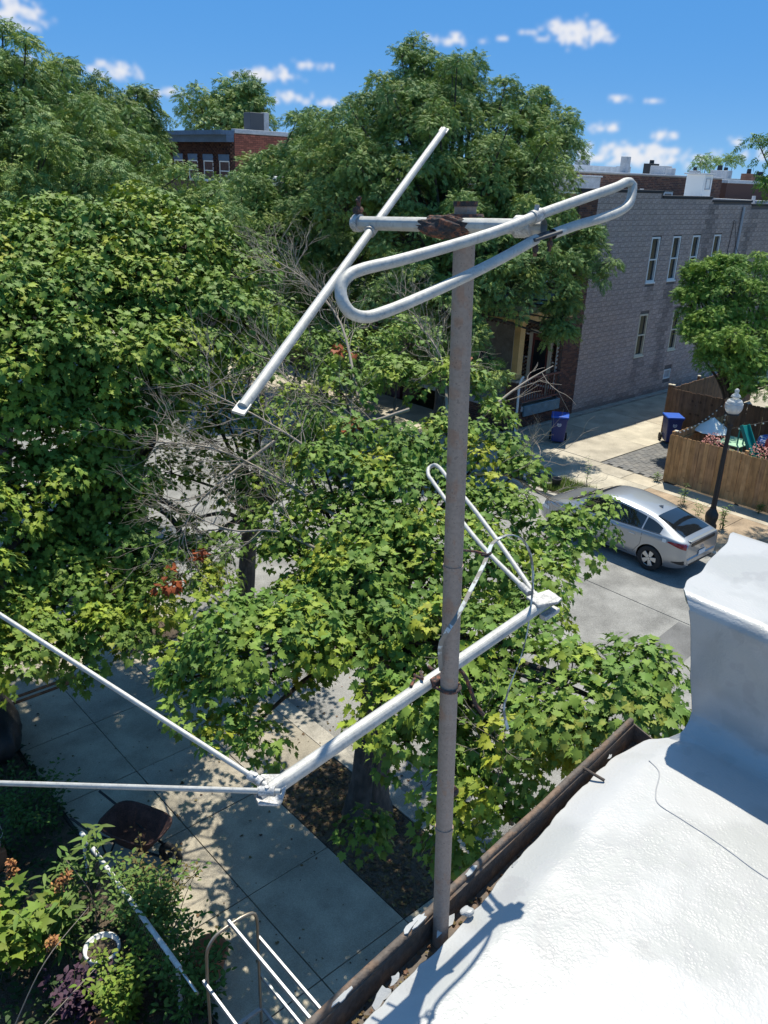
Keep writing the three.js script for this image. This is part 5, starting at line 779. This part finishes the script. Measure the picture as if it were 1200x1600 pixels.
{ // dry arching canes at the left edge
  const r = rng(66); for (const [lb, a, b, c] of [['longest dry cane arching from the left edge of the garden bed', [1.2, .1, -6.9], [1.7, .9, -6.9], [2.25, 1.2, -7.0]], ['low dry cane nearest the bottom left corner', [1.1, .1, -6.6], [1.6, .6, -6.5], [2.1, .75, -6.6]], ['upright dry cane rising behind the white flower pot', [2.55, .05, -7.7], [2.5, .7, -7.7], [2.35, 1.1, -7.95]]]) { const m = mesh('dry_cane', taper([VA(a), VA(b), VA(c)], .009, .004, 5, 12), deadBark, scene); m.position.set(0, 0, 0); tag(m, lb, 'cane', 'dry canes'); }
}
{ // chain-link fence with a white pipe top rail
  const f = thing('pipe_rail_fence', 'low wire fence with white pipe top rail beside the pavement', 'fence', [2.98, 0, -7]);
  const wp = std({ map: grain(128, .3, [.62, .62, .60], .35, 64, 6, .06), roughness: .6 });
  const y = .78; mesh('top_rail', triUV(rod(V(-.2, y, -1.55), V(-.2, y, 1.0), .03, .03, 14)), wp, f);
  mesh('screw_end', triUV(rod(V(-.2, y, 1.0), V(-.2, y - .02, 1.38), .018, .018, 8)), M.steel, f);
  for (const z of [-1.5, .95]) mesh('post', triUV(rod(V(-.2, 0, z), V(-.2, y + .02, z), .024, .024, 10)), wp, f);
  const w = []; for (let i = 0; i < 34; i++) { const z = -1.5 + i * .072; w.push(rod(V(-.2, .03, z), V(-.2, y - .03, z + .36), .0016, .0016, 3, true), rod(V(-.2, .03, z + .36), V(-.2, y - .03, z), .0016, .0016, 3, true)); } mesh('wire_mesh', w, M.steel, f);
}
{ // bucket, flower pots, wheelbarrow
  const b = thing('plastic_bucket', 'white plastic bucket in the shaded bed at the left edge', 'bucket', [1.92, 0, -9.55]);
  mesh('shell', lathe([[.0, .3], [.11, .3], [.12, .32], [.145, .62], [.155, .62], [.155, .66], [.138, .66], [.128, .35], [0, .33]], 28), M.white, b);
  mesh('bail', tube([V(-.15, .63, 0), V(-.14, .55, .12), V(0, .5, .17), V(.14, .55, .12), V(.15, .63, 0)], .004, 6, 30), M.steel, b); mesh('stand', rbox(-.15, .15, -.02, .3, -.15, .15, .02), M.terracotta, b);
  const p = thing('flower_pot', 'round white rimmed flower pot in the garden bed', 'pot', [2.38, 0, -7.15]);
  mesh('shell', lathe([[0, 0], [.13, 0], [.19, .30], [.21, .31], [.21, .35], [.18, .35], [.17, .29], [0, .27]], 30), M.white, p); mesh('pot_soil', lathe([[0, .30], [.172, .295]], 20), M.soil, p);
  const p2 = thing('flower_pot', 'small terracotta pot at the bottom edge of the garden', 'pot', [1.98, 0, -6.3]); mesh('shell', lathe([[0, 0], [.09, 0], [.12, .2], [.14, .2], [.14, .25], [.115, .25], [.1, .19], [0, .18]], 22), M.terracotta, p2);
  const p3 = thing('flower_pot', 'terracotta pot with dry stalks behind the metal frame', 'pot', [3.3, 0, -6.3]); mesh('shell', lathe([[0, 0], [.14, 0], [.2, .32], [.22, .32], [.22, .38], [.19, .38], [.17, .3], [0, .28]], 22), M.terracotta, p3);
  const w = thing('wheelbarrow', 'rusty brown wheelbarrow tub standing in the shade on the pavement', 'wheelbarrow', [3.5, 0, -8.55], .45);
  const tray = new THREE.BoxGeometry(.62, .26, .92, 6, 3, 8); { const q = tray.attributes.position; for (let i = 0; i < q.count; i++) { const x = q.getX(i), y = q.getY(i), z = q.getZ(i), s = y < 0 ? .62 : 1; q.setX(i, x * s * (1 - .25 * Math.max(0, z / .46) ** 4 * .8)); q.setZ(i, z * (y < 0 ? .66 : 1)); } }
  const rustTub = std({ map: grain(256, .5, [.075, .036, .028], .8, 64, 6, .08), roughness: .85 });
  { // open tub: outer shell and inner shell
    const o = []; const P = [[.33, .48], [.36, .50], [.30, .2], [0, .19]]; const prof = (sx, sz) => { const sh = []; for (let k = 0; k < 28; k++) { const a = k / 28 * 6.283, c = Math.cos(a), s = Math.sin(a), e = .55; sh.push([Math.sign(c) * Math.pow(Math.abs(c), e) * sx, Math.sign(s) * Math.pow(Math.abs(s), e) * sz]); } return sh; };
    const rings = [[.20, .28, .24], [.31, .45, .52], [.335, .475, .53], [.33, .47, .50], [.305, .44, .50], [.18, .26, .26], [.01, .01, .26]], pos = [], idx = []; rings.forEach(([sx, sz, y]) => prof(sx, sz).forEach(([x, z]) => pos.push(x, y, z))); for (let i = 0; i < rings.length - 1; i++) for (let k = 0; k < 28; k++) { const a = i * 28 + k, b2 = i * 28 + (k + 1) % 28; idx.push(a, a + 28, b2, b2, a + 28, b2 + 28); }
    const g = new THREE.BufferGeometry(); g.setAttribute('position', new THREE.Float32BufferAttribute(pos, 3)); g.setIndex(idx); g.computeVertexNormals(); mesh('tub', triUV(g), rustTub, w);
  }
  for (const s of [-1, 1]) { mesh('handle', triUV(tube([V(s * .08, .18, .5), V(s * .17, .25, 0), V(s * .27, .38, -.5), V(s * .29, .52, -.85)], .018, 8, 30)), M.black, w); mesh('leg', tube([V(s * .2, .28, -.2), V(s * .24, .02, -.32), V(s * .22, .3, -.45)], .013, 6, 20), M.black, w); }
  const wh = mesh('wheel', new THREE.TorusGeometry(.14, .045, 10, 24).rotateY(Math.PI / 2).translate(0, .185, .55), M.rubber, w); mesh('hub', rod(V(-.06, .185, .55), V(.06, .185, .55), .04, .04, 10), M.black, wh);
}
{ // bare metal frame of tubes and channels at the bottom edge
  const f = thing('metal_frame', 'bare aluminium tube frame with rails standing beside the pavement', 'frame', [3.05, 0, -5.3]);
  const tubeM = std({ color: rgb(.36, .31, .25), metalness: .7, roughness: .4 }), chM = std({ color: rgb(.42, .43, .44), metalness: .6, roughness: .5 });
  for (const z of [0, 1.75]) mesh('hoop', tube([V(-.32, 0, z), V(-.315, .8, z), V(-.31, 1.5, z), V(-.29, 1.72, z), V(-.2, 1.83, z), V(-.05, 1.86, z), V(.12, 1.86, z), V(.24, 1.82, z), V(.28, 1.7, z), V(.285, 1.4, z), V(.29, .8, z), V(.295, 0, z)], .017, 10, 90), tubeM, f);
  for (const [x, y] of [[-.03, 1.885], [.315, 1.40], [.32, .84], [-.345, 1.30]]) mesh('side_rail', rbox(x - .014, x + .014, y - .022, y + .022, -.03, 1.8, .004), chM, f);
  mesh('cross_bar', rbox(-.31, .30, .36, .40, -.02, .02, .004), chM, f); mesh('side_rail', rbox(.30, .328, .34, .385, .02, 1.8, .004), chM, f);
}
{ // black tarpaulin-covered heap on the pavement edge at the left
  const g = new THREE.SphereGeometry(1, 48, 32), p = g.attributes.position; for (let i = 0; i < p.count; i++) { const x = p.getX(i), y = p.getY(i), z = p.getZ(i), a = Math.atan2(z, x), s = 1 + .05 * Math.sin(a * 17 + y * 3) * (1 - Math.abs(y)) + .12 * (fbm(x * 3 + 20, z * 3 + y * 2 + 20, 256, 3) - .5); p.setXYZ(i, x * .62 * s, Math.max(-.02, (y * .55 + .55) * 1.0), z * 1.15 * s); } g.computeVertexNormals();
  const m = mesh('tarpaulin', triUV(g), std({ color: rgb(.012, .013, .014), roughness: .4, bumpMap: bumpFine, bumpScale: .006 }), scene); m.position.set(2.55, -.02, -12.2); tag(m, 'black plastic tarpaulin draped over a heap at the left edge', 'tarpaulin');
}
{ // rust-stained drain channel across the pavement
  const m = mesh('drain_channel', [rbox(3.2, 4.55, -.03, .012, -13.24, -13.16, .004), rbox(3.2, 4.55, -.03, .012, -13.08, -13.0, .004), box(3.2, 4.55, -.05, .003, -13.158, -13.082)], std({ map: grain(256, .6, [.24, .085, .03], .9, 64, 6, .1), roughness: .95 }), scene); tag(m, 'rusty drain channel crossing the near pavement', 'drain');
}
// ------------------------------------------------------------------ things across the road
{ // grass and weeds on the far verge
  const r = rng(71), N = 2600, blade = shapeLeaf([[-.03, 0], [.03, 0], [0, 1]], .1, .35), im = new THREE.InstancedMesh(blade, leafMat(.12, .19, .035), N), col = new THREE.Color();
  for (let i = 0; i < N; i++) { const x = 19.65 + r() * 1.2, z = -14.25 + r() * 1.3, a = r() * 6.283; im.setMatrixAt(i, placeLeaf(V(x, -.01, z), V(Math.cos(a) * .5, 1, Math.sin(a) * .5), V(Math.sin(a), .4, Math.cos(a)).normalize(), .12 + r() * .16, r)); const v = .6 + r() * .8; im.setColorAt(i, col.setRGB(v * (.9 + r() * .4), v, v)); }
  im.name = 'grass'; im.userData = { kind: 'stuff', label: 'patch of long grass on the far verge behind the car', category: 'grass' }; scene.add(im);
  const wd = (label, p, h, n, seed) => leafyPlant('weed', label, 'weed', p, { stems: n, n: 14, h, w: .18, lean: .16, from: .1, gap: .03, size: .12, geo: narrowLeaf, mat: gFresh }, seed, 'weeds on the far verge');
  wd('tall dark spike weed rising from the grass behind the car', [20.9, 0, -13.5], .95, 2, 301); wd('weed sprouting from the brown slabs behind the car roof', [21.9, 0, -10.75], .6, 4, 302); wd('small weed between the car and the lamp', [21.3, 0, -9.95], .5, 3, 303); wd('thick weed clump right of the lamp base', [21.1, 0, -9.1], .75, 7, 304); wd('weed at the corner of the board fence', [23.1, 0, -12.35], .3, 4, 305); wd('low weed at the foot of the board fence', [23.1, 0, -9.0], .3, 4, 306);
  const pot = thing('black_pot', 'small black pot in front of the bonnet of the silver car', 'pot', [20.0, 0, -13.95]); mesh('shell', lathe([[0, 0], [.11, 0], [.14, .26], [.155, .26], [.155, .3], [.13, .3], [.11, .2], [0, .18]], 18), M.black, pot);
  const ring = mesh('stone_ring', new THREE.TorusGeometry(.55, .05, 8, 40).scale(1, 1, 1.2).rotateX(Math.PI / 2).translate(0, .03, 0), M.kerb, scene); ring.position.set(20.25, 0, -14.7); tag(ring, 'round stone edging on the verge by the black pot', 'edging');
}
{ // yard behind the front fence
  const bulbM = std({ color: rgb(.85, .8, .68), roughness: .3, emissive: rgb(.0, .0, .0) });
  const sl = thing('string_lights', 'string of small bulbs hung between the fence and a post', 'string lights', [0, 0, 0]);
  const c = new THREE.CatmullRomCurve3([V(23.5, 1.62, -12.1), V(24.8, 1.68, -12.15), V(26.2, 2.0, -12.2), V(26.4, 2.4, -12.0), V(25.4, 1.9, -11.6), V(24.9, 1.7, -11.3), V(25.6, 2.0, -10.4), V(27.2, 2.4, -9.2)]);
  mesh('cord', new THREE.TubeGeometry(c, 80, .008, 5), M.black, sl);
  for (let i = 0; i < 34; i++) { const p = c.getPointAt((i + .5) / 34); const b = mesh('bulb', new THREE.SphereGeometry(.028, 8, 6).translate(p.x, p.y - .04, p.z), bulbM, sl); }
  const po = thing('lantern_post', 'thin post with copper-topped lantern inside the yard', 'lantern', [26.25, 0, -12.0]); mesh('shaft', rod(V(0, 0, 0), V(0, 2.0, 0), .03, .03, 8), M.black, po); const ln = mesh('lantern', lathe([[0, 2.0], [.09, 2.0], [.09, 2.22], [.13, 2.24], [.05, 2.34], [0, 2.35]], 12), std({ color: rgb(.45, .22, .12), roughness: .5 }), po);
  const um = thing('garden_parasol', 'small white canopy showing above the front fence', 'parasol', [25.3, 0, -11.9]); mesh('canopy', lathe([[0, 1.85], [.3, 1.62], [.62, 1.42], [.6, 1.4], [.28, 1.58], [0, 1.8]], 8), M.white, um); mesh('pole', rod(V(0, 0, 0), V(0, 1.84, 0), .022, .022, 8), M.white, um);
  const fl = (label, p, seed, n) => { const r = rng(seed), t = leafyPlant('pink_flowers', label, 'flowers', p, { stems: 14, n: 12, h: 1.35, w: .4, lean: .25, from: .4, gap: .06, size: .09, geo: ovalLeaf, mat: gMid }, seed, 'pink flower clumps in the yard'); const im = new THREE.InstancedMesh(ovalLeaf, leafMat(.5, .22, .2, .2), n); for (let i = 0; i < n; i++) im.setMatrixAt(i, placeLeaf(V((r() - .5) * .55, 1.25 + r() * .35, (r() - .5) * .55), V(r() - .5, r() - .5, r() - .5), V(r() - .5, 1, r() - .5).normalize(), .05 + r() * .05, r)); im.name = 'blossoms'; im.userData.kind = 'stuff'; t.add(im); };
  fl('pink blossoms left of the lamp shaft above the fence', [24.35, 0, -11.3], 311, 160); fl('pink blossoms right of the lamp shaft above the fence', [24.5, 0, -9.9], 312, 140);
  const pd = thing('teal_slide', 'teal plastic slide end sticking up behind the fence', 'slide', [24.7, 0, -10.4], -.3); mesh('chute', [rbox(-.13, .13, 0, .04, -.55, .55, .02, 2).rotateX(.95).translate(0, 1.5, 0), rbox(-.16, -.12, 0, .13, -.55, .55, .015, 2).rotateX(.95).translate(0, 1.5, 0), rbox(.12, .16, 0, .13, -.55, .55, .015, 2).rotateX(.95).translate(0, 1.5, 0)], std({ color: rgb(.01, .23, .20), roughness: .4 }), pd); mesh('support', [rod(V(-.12, 0, -.3), V(-.12, 1.85, -.3), .025, .025, 8), rod(V(.12, 0, -.3), V(.12, 1.85, -.3), .025, .025, 8)], std({ color: rgb(.01, .23, .20), roughness: .4 }), pd);
  const gt = thing('green_table', 'pale green table top just showing over the fence', 'table', [25.0, 0, -10.95]); mesh('table_top', rbox(-.5, .5, 1.30, 1.34, -.4, .4, .015), std({ color: rgb(.3, .5, .33), roughness: .6 }), gt); for (const [x, z] of [[-.45, -.35], [.45, -.35], [-.45, .35], [.45, .35]]) mesh('leg', rod(V(x, 0, z), V(x, 1.3, z), .02, .02, 6), M.white, gt);
  const bt = thing('blue_table', 'round table under a blue and white cloth in the yard', 'table', [26.6, 0, -10.3]); mesh('cloth', lathe([[0, 1.28], [.55, 1.27], [.58, 1.2], [.6, 1.1]], 28), std({ map: tex(128, 2, (u, v) => { const a = smooth(.48, .56, fbm(u * 8, v * 8, 8, 3)); return [lerp(.05, .6, a), lerp(.12, .62, a), lerp(.45, .66, a)]; }), roughness: .8 }), bt); mesh('leg', rod(V(0, 0, 0), V(0, 1.27, 0), .04, .04, 8), M.black, bt);
  const rb = thing('red_ornament', 'small red and pink bottle-shaped garden ornament', 'ornament', [25.15, 0, -10.0]); mesh('stake', rod(V(0, 0, 0), V(0, 1.35, 0), .015, .015, 6), M.black, rb); mesh('bottle', lathe([[0, 1.35], [.07, 1.36], [.08, 1.55], [.03, 1.66], [.03, 1.75], [0, 1.76]], 14), std({ color: rgb(.5, .06, .06), roughness: .4 }), rb);
  leafyPlant('rose_bush', 'leafy bush with small white blossoms right of the lamp inside the yard', 'shrub', [25.4, 0, -9.4], { stems: 16, n: 16, h: 1.75, w: .8, lean: .25, from: .45, gap: .08, size: .12, geo: ovalLeaf, mat: gFresh }, 313);
  leafyPlant('weedy_shrub', 'low sunlit bushes behind the dark back fence at the right edge', 'shrub', [30.2, 0, -10.8], { stems: 50, n: 20, h: 2.4, w: 2.6, lean: .3, from: .4, gap: .15, size: .16, geo: ovalLeaf, mat: gFresh }, 314);
}
for (const o of scene.children) if (o.name === '' ) o.name = 'sun';
renderer.render(scene, camera);
